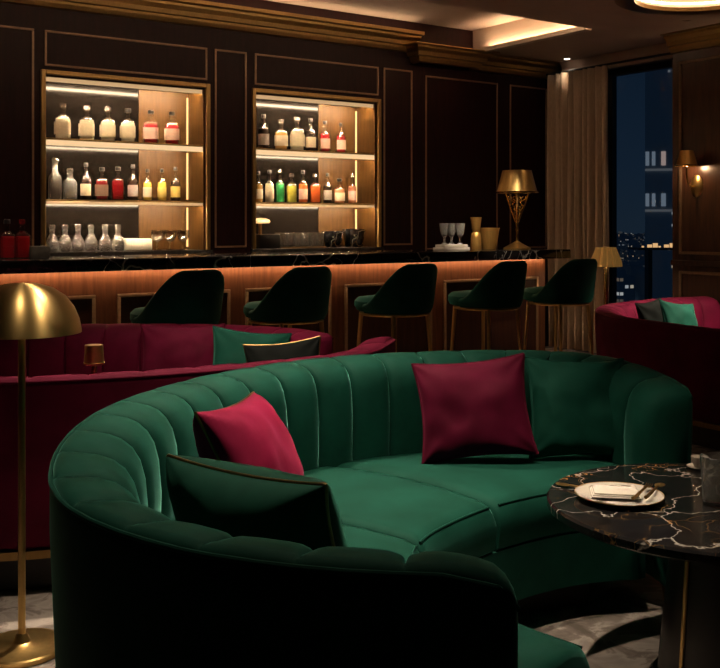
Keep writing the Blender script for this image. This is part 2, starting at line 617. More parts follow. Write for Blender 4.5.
def cornice(name, pts, mat, prof):
    """moulding swept along a wall; prof = (outward, height) pairs; pts = ground points, outward to the right of travel"""
    bm = bmesh.new()
    P = [Vector((*p, 0)) for p in pts]
    rings = []
    for i, p in enumerate(P):
        d0 = (P[i] - P[i - 1]).normalized() if i else (P[1] - P[0]).normalized()
        d1 = (P[i + 1] - P[i]).normalized() if i < len(P) - 1 else d0
        n0 = Vector((d0.y, -d0.x, 0))
        n1 = Vector((d1.y, -d1.x, 0))
        nn = (n0 + n1)
        nn = nn / max(1e-6, nn.dot(n0))
        rings.append([bm.verts.new(p + nn * o + Vector((0, 0, h))) for o, h in prof])
    k = len(prof)
    for a, b in zip(rings[:-1], rings[1:]):
        for i in range(k):
            j = (i + 1) % k
            bm.faces.new((a[i], a[j], b[j], b[i]))
    bm.faces.new(rings[0])
    bm.faces.new(rings[-1][::-1])
    return struct(name, bm, mat)


CP = [(0, 2.84), (.03, 2.845), (.045, 2.875), (.05, 2.895), (.075, 2.90), (.085, 2.935), (.12, 2.965), (.125, 2.985), (.17, 2.99), (.17, 3.02), (0, 3.02)]
cornice('trim_2', [(XL, YB), (5.80, YB)], M['bronze'], [(o, h + .1) for o, h in CP])
cornice('trim_3', [(5.80, YB), (5.80, YB - .10), (6.5, YB - .10), (6.5, YB), (XR + .1, YB)], M['bronze'], CP[:-2] + [(.17, 2.998), (0, 2.998)])
cornice('trim_4', [(XW, YW0), (XW, YN)], M['bronze'], CP[:-2] + [(.17, 2.998), (0, 2.998)])
cornice('trim_5', [(XR, YB - .17), (XR, YW0)], M['soffit'], [(0, 2.86), (.05, 2.86), (.06, 2.93), (.10, 2.998), (0, 2.998)])

tn = [5]


def trim(bm, mat=None, smooth=False):
    tn[0] += 1
    return struct('trim_%d' % tn[0], bm, mat or M['trim'], smooth)


def rect_bm(bm, a0, a1, z0, z1, plane, at, w=.016, d=.012):
    """picture-frame moulding: plane 'y' (on the back wall) or 'x' (on the side wall)"""
    for (p0, q0, p1, q1) in ((a0, z0, a1, z0 + w), (a0, z1 - w, a1, z1), (a0, z0 + w, a0 + w, z1 - w), (a1 - w, z0 + w, a1, z1 - w)):
        if plane == 'y':
            box(bm, (p0, at - d, q0), (p1, at, q1), .004)
        else:
            box(bm, (at - d, p0, q0), (at, p1, q1), .004)
    return bm


for a0, a1, z0, z1 in [(-1.9, -.4, 1.10, 2.77), (-.25, 1.35, 1.10, 2.77), (1.43, 2.19, 1.10, 2.77), (2.27, 3.62, 2.50, 2.77), (3.69, 3.99, 1.10, 2.77), (4.07, 5.38, 2.50, 2.77), (5.44, 5.78, 1.10, 2.77),
                       (5.94, 6.88, 1.05, 2.74), (7.05, 7.58, 1.05, 2.74)]:
    trim(rect_bm(bmesh.new(), a0, a1, z0, z1, 'y', YB))
for y0_, y1_, z0, z1 in [(3.3, 5.66, 1.03, 2.76), (3.3, 5.66, .25, .88), (.8, 3.1, 1.03, 2.76), (.8, 3.1, .25, .88)]:
    trim(rect_bm(bmesh.new(), y0_, y1_, z0, z1, 'x', XW, .026, .018))
trim(boxes(((XW - .03, YN, .93), (XW, YW0, .975)), bev=.006), M['side_wood'])
tag(put('baseboard_right', boxes(((XW - .02, YN, 0), (XW, YW0, .14))), M['side_wood'], smooth=False), kind='structure')
# bronze lining round each niche
for a, b in NICHES:
    bm = bmesh.new()
    w = .035
    for lo, hi in (((a - w, YB - .02, NB), (a, YB + .02, NT + w)), ((b, YB - .02, NB), (b + w, YB + .02, NT + w)), ((a, YB - .02, NT), (b, YB + .02, NT + w))):
        box(bm, lo, hi, .005)
    trim(bm, M['bronze'])
    # wooden reveal lining
    trim(boxes(((a, YB + .02, NB), (a + .012, YB + ND, NT)), ((b - .012, YB + .02, NB), (b, YB + ND, NT)), ((a + .012, YB + .02, NT - .012), (b - .012, YB + ND, NT)),
               ((a + (b - a) * .66, YB + ND, NB), (b, YB + ND + .028, NT))), M['niche_wood'])
    trim(boxes(((a - .05, YB - .04, NB - .04), (b + .05, YB + ND, NB)), bev=.004), M['stone_sill'])

# ------------------------------------------------------------------ niches
BOT = {}


def bottle_mesh(kind):
    """meshes for one bottle kind: body, liquid, stopper, label"""
    if kind in BOT:
        return BOT[kind]
    body = {
        'square': [(0, .0), (.050, .0), (.056, .008), (.057, .15), (.052, .168), (.03, .185), (.018, .195), (.016, .235), (.020, .238), (.020, .246), (0, .246)],
        'round': [(0, .0), (.040, .0), (.045, .008), (.045, .16), (.040, .178), (.022, .198), (.015, .212), (.014, .262), (.017, .264), (.017, .272), (0, .272)],
        'tall': [(0, .0), (.046, .0), (.05, .008), (.05, .155), (.045, .18), (.028, .205), (.018, .225), (.018, .275), (.022, .28), (.022, .288), (0, .288)],
        'short': [(0, .0), (.048, .0), (.052, .008), (.052, .12), (.046, .14), (.024, .158), (.017, .168), (.017, .195), (.022, .198), (.022, .205), (0, .205)],
        'decanter': [(0, .0), (.046, .0), (.054, .012), (.057, .045), (.053, .085), (.038, .12), (.022, .145), (.02, .175), (.028, .187), (0, .187)],
    }[kind]
    sq = kind == 'square'
    cap = {
        'square': [(0, .246), (.022, .246), (.022, .272), (.018, .277), (0, .277)],
        'round': [(0, .272), (.017, .272), (.017, .30), (.014, .304), (0, .304)],
        'tall': [(0, .288), (.02, .288), (.026, .30), (.026, .312), (.018, .322), (0, .322)],
        'short': [(0, .205), (.02, .205), (.024, .213), (.024, .228), (.016, .236), (0, .236)],
        'decanter': [(0, .187), (.014, .187), (.024, .20), (.028, .216), (.022, .232), (0, .238)],
    }[kind]

    def rip(a):
        if not sq:
            return 1.0
        c, s = abs(math.cos(a)), abs(math.sin(a))
        return 1.0 / ((c ** 5 + s ** 5) ** .2) * .93
    top = .72 * cap[0][1] * (.8 if kind == 'decanter' else .9)
    liq = [(0, .007)]
    for r, z in body[1:]:
        if z >= top:
            break
        liq.append((max(r - .006, .004), max(z, .007)))
    liq += [(max(liq[-1][0] - .003, .003), top), (0, top)]
    bm = lathe(bmesh.new(), body, 28, ripple=rip)
    ms = [finish(bm, 'bottle_glass')]
    ms.append(finish(lathe(bmesh.new(), liq, 24, ripple=rip), 'liquid'))
    ms.append(finish(lathe(bmesh.new(), cap, 18), 'stopper'))
    R = body[3][0] + .0012
    z0, z1 = (.035, .13) if kind != 'short' else (.025, .10)
    bm = bmesh.new()
    rows = []
    for z in (z0, z1):
        row = []
        for k in range(15):
            a = -PI / 2 + (k / 14 - .5) * 2.1
            rr = R * rip(a)
            row.append((bm.verts.new((rr * math.cos(a), rr * math.sin(a), z)), bm.verts.new(((rr + .0015) * math.cos(a), (rr + .0015) * math.sin(a), z))))
        rows.append(row)
    for k in range(14):
        A, B, C, D = rows[0][k], rows[0][k + 1], rows[1][k + 1], rows[1][k]
        bm.faces.new((A[1], B[1], C[1], D[1]))
        bm.faces.new((A[0], D[0], C[0], B[0]))
        bm.faces.new((A[0], B[0], B[1], A[1]))
        bm.faces.new((D[0], D[1], C[1], C[0]))
    for k in (0, 14):
        bm.faces.new((rows[0][k][0], rows[0][k][1], rows[1][k][1], rows[1][k][0]))
    ms.append(finish(bm, 'paper_label'))
    BOT[kind] = ms
    return ms


def bottle(kind, loc, glass, liq, cap, lab, label, group, scale=1.0, name='liquor_bottle', cat='bottle', rz=0.0):
    e = empty(name, loc, rz, label, cat, group)
    e.scale = (scale, scale, scale)
    ms = bottle_mesh(kind)
    link('bottle_glass', ms[0], glass, e)
    if liq:
        link('liquid', ms[1], liq, e)
    if cap:
        link('stopper', ms[2], cap, e)
    if lab:
        link('paper_label', ms[3], lab, e)
    return e


CLEARW = liquid('pale_spirit', (0.92, 0.83, 0.62))
AMBER = liquid('amber_spirit', (0.85, 0.50, 0.14))
RED = liquid('red_liqueur', (0.50, 0.018, 0.026))
DRED = liquid('dark_red_liqueur', (0.22, 0.010, 0.014))
DARK = liquid('dark_spirit', (0.045, 0.024, 0.018))
YEL = liquid('yellow_liqueur', (0.85, 0.62, 0.10))
GRN = liquid('green_liqueur', (0.08, 0.60, 0.18))
OLIVE = liquid('olive_liqueur', (0.62, 0.56, 0.08))
ORG = liquid('orange_liqueur', (0.82, 0.16, 0.035))
SALM = liquid('salmon_liqueur', (0.80, 0.34, 0.18))
G, CB, C_ = M['clear'], M['cap_black'], M['frost']
LC, LP, LG, LO, LB = M['label_cream'], M['label_pink'], M['label_grey'], M['label_ochre'], M['label_brown']
SH = [1.96, 1.49]
ORD = ['first', 'second', 'third', 'fourth', 'fifth', 'sixth', 'seventh', 'eighth', 'ninth']
YBOT = YB + .15


def row(items, sh, where, group):
    for i, (u, kind, liq, cap, lab, desc, sc) in enumerate(items):
        e = bottle(kind, (wx(u, YBOT), YBOT, sh), G if liq else M['frost'], liq, cap, lab, '%s, %s from the left on the %s' % (desc, ORD[i], where), group, sc, rz=-.45)
        if len(items) == 6:
            e.scale = (sc * 1.13, sc * 1.13, sc)


row([(63, 'square', CLEARW, C_, LC, 'clear bottle with cream label', 1.02), (87, 'square', CLEARW, C_, LC, 'clear bottle with low cream label', 1.0),
     (108, 'square', CLEARW, C_, LC, 'clear bottle with tall cream label', 1.0), (128, 'square', CLEARW, CB, LC, 'black-capped clear bottle', 1.0),
     (151, 'square', RED, CB, LP, 'red bottle with pink label', 1.0), (172, 'square', RED, CB, LP, 'red bottle with pink label', 1.0)],
    SH[0], 'left niche top shelf', 'bottles on the left niche top shelf')
row([(55, 'tall', None, C_, None, 'tall empty clear decanter bottle', 1.0), (70, 'short', None, C_, None, 'short empty clear decanter bottle', 1.05),
     (86, 'round', DARK, CB, LC, 'dark bottle with cream label', .97), (102, 'square', DRED, CB, LB, 'dark red bottle with brown label', .95),
     (118, 'square', DRED, CB, None, 'dark red unlabelled bottle', .98), (133, 'round', DARK, CB, LG, 'dark bottle with grey label', .97),
     (147.5, 'round', YEL, CB, LC, 'yellow bottle with cream label', .86), (162, 'round', YEL, CB, LO, 'yellow bottle with ochre label', .88), (175.5, 'round', DARK, CB, LO, 'dark bottle with ochre label', .94)],
    SH[1], 'left niche middle shelf', 'bottles on the left niche middle shelf')
row([(263.5, 'round', DARK, CB, LG, 'dark bottle with grey label', 1.02), (281, 'square', AMBER, C_, LC, 'pale bottle with cream label', .98),
     (297, 'square', CLEARW, C_, LC, 'clear bottle with cream label', 1.1), (310.5, 'round', DARK, CB, LC, 'dark bottle with cream label', 1.0),
     (325, 'round', RED, CB, LP, 'red bottle with pink label', .95), (341, 'round', RED, CB, LP, 'red bottle with pink label', .92)],
    SH[0], 'right niche top shelf', 'bottles on the right niche top shelf')
row([(258.5, 'round', AMBER, CB, LC, 'amber bottle with cream label', .9), (269.5, 'round', CLEARW, CB, LC, 'clear bottle with cream label', .95),
     (280, 'round', GRN, C_, None, 'green unlabelled bottle', .98), (291.5, 'square', OLIVE, C_, None, 'olive yellow bottle', .95),
     (303, 'round', ORG, CB, LP, 'orange red bottle with pink label', .98), (315, 'square', ORG, C_, None, 'orange unlabelled bottle', .98),
     (327.5, 'round', DARK, CB, LG, 'dark bottle with pale label', .92), (339.5, 'short', SALM, CB, LC, 'short salmon bottle with cream label', 1.0),
     (352, 'round', SALM, C_, LP, 'salmon bottle with pink label', .92)],
    SH[1], 'right niche middle shelf', 'bottles on the right niche middle shelf')

WORDS = ('left', 'right')
for i, (a, b) in enumerate(NICHES):
    for j, (sh, nm) in enumerate(zip(SH, ('upper', 'lower'))):
        e = empty('display_shelf', (a, YB, sh), 0, 'bronze-edged %s shelf with LED glow inside the %s liquor niche' % (nm, WORDS[i]), 'shelf', 'lit shelves of the liquor niches')
        put('shelf_board', boxes(((.014, .045, -.026), (b - a - .014, ND - .004, -.001))), M['niche_wood'], e, smooth=False)
        put('shelf_edge', boxes(((.013, .02, -.016), (b - a - .013, .045, -.001)), bev=.003), M['bronze'], e)
        put('diffuser', boxes(((.016, .024, (-.058, -.038)[j]), (b - a - .016, .034, -.0165))), M['diffuser'] if j == 0 else M['diffuser_dim'], e, smooth=False)
        put('led_strip', boxes(((.03, .036, -.036), (b - a - .03, .0445, -.0265))), M['led'], e, smooth=False)
    e = empty('niche_lamp', (a, YB, NT), 0, 'LED strip lighting the top of the %s liquor niche' % WORDS[i], 'light', 'LED strips in the liquor niches')
    put('led_strip', boxes(((.03, .056, -.03), (b - a - .03, .066, -.014))), M['led'], e, smooth=False)
    put('diffuser', boxes(((.0125, .045, -.045), (b - a - .0125, .054, -.0125))), M['diffuser_dim'], e, smooth=False)
    e = empty('niche_lamp', (b, YB + ND, NB), 0, 'upright LED strip in the back corner of the %s liquor niche' % WORDS[i], 'light', 'upright LED strips in the liquor niches')
    for z0, z1 in ((.02, SH[1] - NB - .05), (SH[1] - NB + .02, SH[0] - NB - .05), (SH[0] - NB + .02, NT - NB - .05)):
        put('led_strip', boxes(((-.026, -.014, z0), (-.014, -.002, z1))), mat_emit('corner_led', (1.0, .55, .2), 1.6) if 'corner' not in M else M['corner'], e, smooth=False)
    m_ = put('smoked_mirror', boxes(((a + .014, YB + ND, NB + .001), (a + (b - a) * .655, YB + ND + .012, NT - .014))), M['mirror'], smooth=False)
    tag(m_, 'smoked mirror panel lining the back of the %s liquor niche' % WORDS[i], 'mirror')

# decanters and glasses at the bottom of the left niche
for i, u in enumerate((52, 65, 78, 91, 105, 118)):
    bottle('decanter', (wx(u, YB + .1), YB + .1, NB), M['frost'], None, M['frost'], None,
           'cut crystal decanter with stopper, %s from the left under the left niche shelves' % ORD[i], 'crystal decanters in the left niche', .90, 'crystal_decanter', 'decanter')
bm = boxes(((-.115, -.05, 0), (.115, .05, .095)), bev=.012)
tag(put('ceramic_box', bm, M['white_box']), 'low white box between crystal decanters and stemmed glasses', 'box').location = (wx(137, YB + .2), YB + .2, NB)


def goblet(loc, label, group, s=1.0, wide=1.0):
    e = empty('stemmed_glass', loc, 0, label, 'glass', group)
    e.scale = (s, s, s)
    if 'goblet' not in BOT:
        BOT['goblet'] = [finish(lathe(bmesh.new(), [(.008, .062), (.03, .075), (.046, .10), (.049, .125), (.046, .15), (.043, .15), (.046, .125), (.043, .102), (.028, .08), (.0, .068)], 26), 'bowl'),
                         finish(lathe(bmesh.new(), [(0, 0), (.034, 0), (.034, .003), (.008, .007), (.005, .02), (.005, .055), (.009, .066), (0, .066)], 22), 'stem')]
    for nm, me in zip(('bowl', 'stem'), BOT['goblet']):
        o = link(nm, me, M['tumbler'], e)
    return e


for i, u in enumerate((157.5, 170, 183)):
    goblet((wx(u, YB + .1), YB + .1, NB), 'stemmed wine glass in the left niche, %s from the white box' % ORD[i], 'stemmed glasses in the left niche', 1.1)

# bottom of the right niche
px = wx(266, YB + .12)
tag(put('storage_box', boxes(((-.10, -.06, 0), (.10, .06, .125)), bev=.006), M['ebony']), 'black box at the left end under the right niche shelves', 'box').location = (px, YB + .10, NB)
e = empty('mushroom_lamp', (px, YB + .225, NB), 0, 'small glowing amber mushroom lamp above the black box', 'lamp')
put('lamp_shade', lathe(bmesh.new(), [(0, .27), (.05, .265), (.085, .25), (.09, .235), (.08, .222), (0, .22)], 28), mat_emit('amber_glass', (1, .55, .2), 1.3), e)
put('stem', lathe(bmesh.new(), [(0, 0), (.04, 0), (.04, .01), (.015, .02), (.015, .22), (0, .22)], 20), M['brass_dark'], e)
gx0, gx1 = wx(279, YB + .1), wx(322, YB + .1)
e = empty('glass_tray', ((gx0 + gx1) / 2, YB + .12, NB), 0, 'mirrored tray of tumblers in the right niche', 'tray')
put('tray_base', boxes(((-.24, -.075, 0), (.24, .075, .012)), bev=.003), M['brass_dark'], e)
TUM = finish(lathe(bmesh.new(), [(0, 0), (.025, 0), (.03, .006), (.036, .125), (.033, .125), (.028, .012), (0, .012)], 22), 'tumbler')
for i in range(6):
    for j in range(2):
        o = link('tumbler', TUM, M['frost'])
        o.location = (gx0 + .03 + i * .078, YB + .085 + j * .075, NB + .0125)
        tag(o, '%s tumbler from the left in the %s row on the right niche tray' % (ORD[i], ('front', 'back')[j]), 'glass', 'tumblers on the right niche tray')
for i, (u, s) in enumerate(((333, 1.0), (354, 1.12))):
    o = put('ice_bucket', lathe(bmesh.new(), [(0, 0), (.065, 0), (.075, .012), (.095, .13), (.10, .15), (.092, .15), (.085, .125), (.065, .02), (0, .018)], 32), M['marble'])
    o.location = (wx(u, YB + .14), YB + .14, NB)
    o.scale = (s, s, s)
    tag(o, 'black veined marble bucket %s' % ('next to the tumblers in the right niche', 'in the right end of the right niche')[i], 'bucket', 'marble buckets in the right niche')

# ------------------------------------------------------------------ bar
BX0, BX1 = -1.2, 6.10
BY0, BY1 = 5.75, 6.38
BH = 1.09
bar = empty('bar_counter', (0, 0, 0), 0, 'long wooden bar with gilt-framed panels and an amber light line', 'bar')
FY = 5.97
put('bar_front', boxes(((BX0, FY, .10), (BX1 - .08, FY + .04, BH - .075))), M['bar_wood'], bar, smooth=False)
put('bar_side', boxes(((BX1 - .12, FY + .04, .10), (BX1 - .08, BY1 - .04, BH - .075)), ((BX0, FY + .04, .10), (BX0 + .04, BY1 - .04, BH - .075))), M['bar_wood'], bar, smooth=False)
put('kick_plinth', boxes(((BX0, FY + .03, 0), (BX1 - .1, BY1 - .06, .10))), M['plinth'], bar, smooth=False)
put('led_strip', boxes(((BX0 + .05, FY - .042, BH - .080), (BX1 - .10, FY - .028, BH - .0755))), M['led_bar'], bar, smooth=False)
for a0, a1 in [(-1.1, -.35), (-.25, .42), (.54, 1.22), (1.36, 2.12), (2.26, 3.05), (3.165, 3.86), (3.98, 4.79), (4.91, 5.93)]:
    p = put('inset_panel', boxes(((a0 + .02, FY - .004, .20), (a1 - .02, FY, .84))), M['bar_panel'], bar, smooth=False)
    put('panel_molding', rect_bm(bmesh.new(), a0, a1, .18, .86, 'y', FY, .022, .016), M['trim_bar'], p)
ct = put('bar_top', boxes(((BX0 - .05, BY0, BH - .075), (BX1, BY1, BH)), bev=.006), M['marble_bar'])
ct.name = 'marble_countertop'
tag(ct, 'black veined marble countertop running the length of the bar', 'countertop')

# things standing on the bar
for i, (u, lab) in enumerate(((7, 'outer'), (22, 'inner'))):
    bottle('square', (wx(u, 6.12), 6.12, BH), G, RED, CB if i == 0 else M['red_glass'], None,
           'red bottle on the bar, %s' % ('cut by the picture edge, black cap', 'next to the grey box, red stopper')[i], 'red bottles on the bar', .86)
tag(put('leather_box', boxes(((-.055, -.05, 0), (.055, .05, .075)), bev=.006), M['grey_box']), 'small grey box on the bar beside the red bottles', 'box').location = (wx(39, 6.1), 6.1, BH)

GY = 6.08
gx = wx(451.5, GY)
e = empty('crystal_stand', (gx, GY, BH), 0, 'white stacked slab stand carrying crystal coupes on the bar', 'stand')
put('stand_slab', boxes(((-.135, -.07, 0), (.135, .07, .022)), bev=.004), M['porcelain'], e)
put('stand_slab', boxes(((-.12, -.06, .0222), (.12, .06, .046)), bev=.004), M['porcelain'], e)
for i, (dx, dy, nm) in enumerate(((-.082, -.01, 'left'), (0.0, .0, 'middle'), (.082, -.01, 'right'))):
    o = empty('crystal_coupe', (gx + dx, GY + dy, BH + .0465), 0, 'crystal coupe, %s one of three on the white stand' % nm, 'glass', 'crystal coupes on the bar')
    put('bowl', lathe(bmesh.new(), [(.01, .055), (.026, .075), (.033, .10), (.0405, .17), (.038, .17), (.030, .10), (.02, .078), (0, .07)], 26), M['frost'], o)
    put('stem', lathe(bmesh.new(), [(0, 0), (.027, 0), (.025, .006), (.009, .02), (.009, .045), (.012, .0605), (0, .0605)], 22), M['frost'], o)
cupx = wx(476, GY)
e = empty('cocktail_jigger', (cupx, GY, BH), 0, 'tall brass hourglass jigger on the bar', 'jigger')
put('lower_cup', lathe(bmesh.new(), [(0, 0), (.044, 0), (.046, .004), (.042, .10), (.036, .135), (.030, .142), (0, .142)], 28), M['satin'], e)
put('upper_cup', lathe(bmesh.new(), [(.026, .1425), (.034, .17), (.046, .265), (.043, .265), (.03, .17), (0, .15)], 28), M['satin'], e)
e = put('ice_bucket', lathe(bmesh.new(), [(0, 0), (.058, 0), (.062, .006), (.088, .168), (.092, .17), (.092, .178), (.082, .178), (.058, .012), (0, .01)], 32), M['satin'])
e.name = 'brass_bucket'
e.location = (wx(492, GY + .02) + .0, GY + .06, BH)
tag(e, 'flared brass bucket on the bar between jigger and table lamp', 'bucket')

lx = wx(517, 6.1)
e = empty('table_lamp', (lx, 6.1, BH), 0, 'brass table lamp with cone shade and openwork stem on the bar end', 'lamp')
put('lamp_base', lathe(bmesh.new(), [(0, 0), (.115, 0), (.115, .008), (.09, .022), (.045, .045), (.02, .062), (0, .065)], 36), M['brass'], e)
put('lower_stem', lathe(bmesh.new(), [(0, .06), (.016, .06), (.010, .09), (.011, .14), (.015, .165), (.010, .19), (.017, .215), (.011, .232), (0, .235)], 20), M['brass_bright'], e)
bm = bmesh.new()
for k in range(4):
    a = PI / 4 + k * PI / 2
    pts = [(r * math.cos(a), r * math.sin(a), z) for r, z in ((.012, .225), (.035, .29), (.062, .36), (.085, .43), (.098, .475))]
    tube(bm, catmull(pts, 6), .0065, 8)
put('openwork_arms', bm, M['brass_bright'], e)
bm = bmesh.new()
for k in range(6):
    a0 = k * PI / 3
    pts = []
    for t in range(25):
        s = t / 24
        z = .25 + s * .19
        r = .018 + .05 * s * abs(math.sin(s * PI * 2.5 + .4)) + .01 * s
        a = a0 + s * 2.6
        pts.append((r * math.cos(a), r * math.sin(a), z))
    tube(bm, pts, .0042, 6)
put('filigree', bm, M['brass_bright'], e)
put('candle_tube', lathe(bmesh.new(), [(0, .23), (.011, .23), (.013, .43), (.02, .44), (.02, .49), (0, .49)], 16), M['brass_bright'], e)
put('lamp_shade', lathe(bmesh.new(), [(.170, .478), (.164, .478), (.117, .662), (.121, .662), (.170, .478)], 40, ripple=lambda a: 1 + .012 * math.cos(a * 20)), M['brass'], e)
put('shade_rim', lathe(bmesh.new(), [(.172, .470), (.178, .474), (.178, .482), (.172, .486), (.163, .478), (.172, .470)], 40), M['brass_bright'], e)
put('bulb', lathe(bmesh.new(), [(0, .49), (.02, .50), (.03, .53), (.02, .56), (0, .565)], 16), M['bulb'], e)


def add_light(name, kind, loc, energy, col, radius=.03, **kw):
    ld = bpy.data.lights.new(name, kind)
    ld.energy = energy
    ld.color = col
    if kind in ('POINT', 'SPOT'):
        ld.shadow_soft_size = radius
    for k, v in kw.items():
        setattr(ld, k, v)
    o = bpy.data.objects.new(name, ld)
    COL.objects.link(o)
    o.location = loc
    return o


WARM = (1.0, .70, .42)
add_light('lamp_glow', 'POINT', (lx, 6.1, BH + .455), 9.0, WARM, .02)


# ------------------------------------------------------------------ bar stools
def make_stool():
    root = empty('bar_stool', (0, 0, 0))
    # cushion: front is +Y
    bm = bmesh.new()
    prof = [(0, .722), (.18, .722), (.207, .73), (.222, .758), (.220, .79), (.198, .812), (.12, .822), (0, .825)]
    lathe(bm, prof, 40, c=(0, .055, 0), sy=1.06)
    put('seat_cushion', bm, M['stool_green'], root)
    # wrapped shell
    bm = bmesh.new()
    nA, outer, inner = 56, [], []
    span = math.radians(98)
    rowsv = []
    for i in range(nA + 1):
        f = i / nA * 2 - 1
        a = -PI / 2 + f * span
        t = abs(f)
        s = min(1, max(0, (t - .22) / .78))
        s = s * s * (3 - 2 * s)
        top = 1.03 - s * .265
        col = []
        zs = [.700, .72, .78, .86, .94, 1.0]
        n_ = 9
        for k in range(n_):
            q = k / (n_ - 1)
            z = .722 + (top - .722) * q
            flare = .248 + .035 * min(1, (z - .70) / .30) - .02 * max(0, 1 - (z - .70) / .06)
            col.append((flare, z))
        for k in range(1, 4):   # rounded lip
            b = k / 4 * PI
            col.append((col[n_ - 1][0] - .021 + .021 * math.cos(b), top + .016 * math.sin(b)))
        for k in range(n_):
            r, z = col[n_ - 1 - k]
            col.append((r - .042, z))
        rowsv.append([bm.verts.new((r * math.cos(a), r * math.sin(a) * 1.03, z)) for r, z in col])
    K = len(rowsv[0])
    for A, B in zip(rowsv[:-1], rowsv[1:]):
        for k in range(K):
            k2 = (k + 1) % K
            bm.faces.new((A[k], B[k], B[k2], A[k2]))
    bm.faces.new(rowsv[0])
    bm.faces.new(rowsv[-1][::-1])
    put('backrest', bm, M['stool_green'], root, 60)
    bm = lathe(bmesh.new(), [(0, .702), (.225, .702), (.232, .708), (.232, .717), (.225, .7215), (0, .7215)], 40)
    put('seat_frame', bm, M['brass'], root)
    for sx in (-1, 1):
        for sy in (-1, 1):
            bm = tube(bmesh.new(), [(sx * .155, sy * .155, .71), (sx * .195, sy * .195, 0.0)], lambda t: .0145 - .005 * t, 12)
            put('leg', bm, M['brass'], root)
    ring = [(.262 * math.cos(2 * PI * k / 40), .262 * math.sin(2 * PI * k / 40), .25) for k in range(40)]
    put('footrest_ring', tube(bmesh.new(), ring, .009, 10, True), M['brass'], root)
    return root


st0 = make_stool()
ST = [(2.33, 5.24, 'emerald velvet bar stool farthest from the curtain, above the crimson cushion'), (3.06, 5.24, 'emerald velvet bar stool, fourth one from the curtain'),
      (3.89, 5.24, 'emerald velvet bar stool in the middle of the five'), (4.70, 5.24, 'emerald velvet bar stool, second one from the curtain'), (5.42, 5.24, 'emerald velvet bar stool beside the curtain at the bar end')]
for i, (x, y, lab) in enumerate(ST):
    o = st0 if i == 0 else copy_tree(st0)
    o.location = (x, y, 0)
    o.rotation_euler = (0, 0, (.16, .14, .12, .14, .06)[i])
    tag(o, lab, 'stool', 'velvet stools along the bar')


# ------------------------------------------------------------------ curved channel-tufted sofas
def bulge(f):
    return 1 - abs(2 * f - 1) ** 4.5


FR = [0.0, .03, .08, .18, .34, .5, .66, .82, .92, .97]


def sofa_back(path, hfun, side, zb, mat, parent, ch=.165, amp=.03, thick=.20, zin=.30, piping=None):
    """channel-tufted backrest swept along a dense path; side=+1: inside lies to the left of travel"""
    Ltot = plen(path)
    nch = max(2, round(Ltot / ch))
    sv = [(k + f) / nch * Ltot for k in range(nch) for f in FR] + [Ltot]
    fv = [f for k in range(nch) for f in FR] + [0.0]
    P = resample(path, sv)
    Ta = resample(path, [max(0, s - .03) for s in sv])
    Tb = resample(path, [min(Ltot, s + .03) for s in sv])
    bm = bmesh.new()
    rows_ = []
    crest = []
    m = len(sv)
    rc = .035
    for i in range(m):
        t = (Tb[i] - Ta[i]).normalized()
        nrm = Vector((-t.y, t.x, 0)) * side
        H = hfun(sv[i] / Ltot)
        bl = bulge(fv[i]) - 1 - (.55 if fv[i] < .001 and 0 < i < m - 1 else 0)
        prof = [(.055, zb, 0), (.035, zb + .02, 0), (.012, zb + (H - zb) * .4, 0), (.0, H - .13, 0), (.0, H - .04, 0), (.004, H - .014, .0), (.014, H - .003, .2), (.034, H, .6), (.065, H - .001, 1),
                (.10, H - .006, 1), (.135, H - .018, 1), (.163, H - .04, 1), (.183, H - .072, 1), (.196, H - .12, 1), (.203, H - .20, 1), (.20, (H - .2) * .55 + zin * .45, 1), (.195, zin + .02, .8), (.19, zin, .5), (.10, zb, 0)]
        # rounded ends
        e0 = min(sv[i], Ltot - sv[i])
        er = math.sqrt(max(0.0, 1 - (1 - min(1, e0 / rc)) ** 2))
        ring = []
        for j, (o, h, w) in enumerate(prof):
            o2, h2 = o, h
            # direction of the bulge: away from the middle of the roll
            if w > 0:
                dx, dz = (o - .09), (h - (H - .12)) if h > H - .12 else 0.0
                l = math.hypot(dx, dz) or 1
                o2 += dx / l * bl * amp * w
                h2 += dz / l * bl * amp * w * .45
            k = .72 + .28 * er
            o2 = .1 + (o2 - .1) * (.78 + .22 * er)
            h2 = h2 - (1 - er) * .03 * max(0, (h - zb) / (H - zb))
            ring.append(bm.verts.new(P[i] + nrm * o2 + Vector((0, 0, h2))))
            if j == 5:
                crest.append(P[i] + nrm * (o2 - .002) + Vector((0, 0, h2)))
        rows_.append(ring)
    K = len(rows_[0])
    for A, B in zip(rows_[:-1], rows_[1:]):
        for k in range(K):
            k2 = (k + 1) % K
            bm.faces.new((A[k], B[k], B[k2], A[k2]))
    bm.faces.new(rows_[0])
    bm.faces.new(rows_[-1][::-1])
    o = put('backrest', bm, mat, parent, 62)
    pp = crest[::3]
    put('piping', tube(bmesh.new(), pp, .0055, 8), piping or mat, o)
    return o


def ruled(Ol, Il, prof, bm, endround=.0):
    """body between two matched point lists; prof = closed list of (fraction from O to I, absolute inset, height)"""
    rings = []
    m = len(Ol)
    for i in range(m):
        d = (Il[i] - Ol[i])
        l = d.length
        u = d / max(1e-6, l)
        e = min(i, m - 1 - i)
        rings.append([bm.verts.new(Ol[i] + u * (f * l + max(-.35 * l, min(.35 * l, a))) + Vector((0, 0, h - (endround * (.9, .45, .12)[e] if e < 3 and w else 0)))) for f, a, h, w in prof])
    K = len(prof)
    for A, B in zip(rings[:-1], rings[1:]):
        for k in range(K):
            k2 = (k + 1) % K
            bm.faces.new((A[k], B[k], B[k2], A[k2]))
    bm.faces.new(rings[0])
    bm.faces.new(rings[-1][::-1])
    return bm


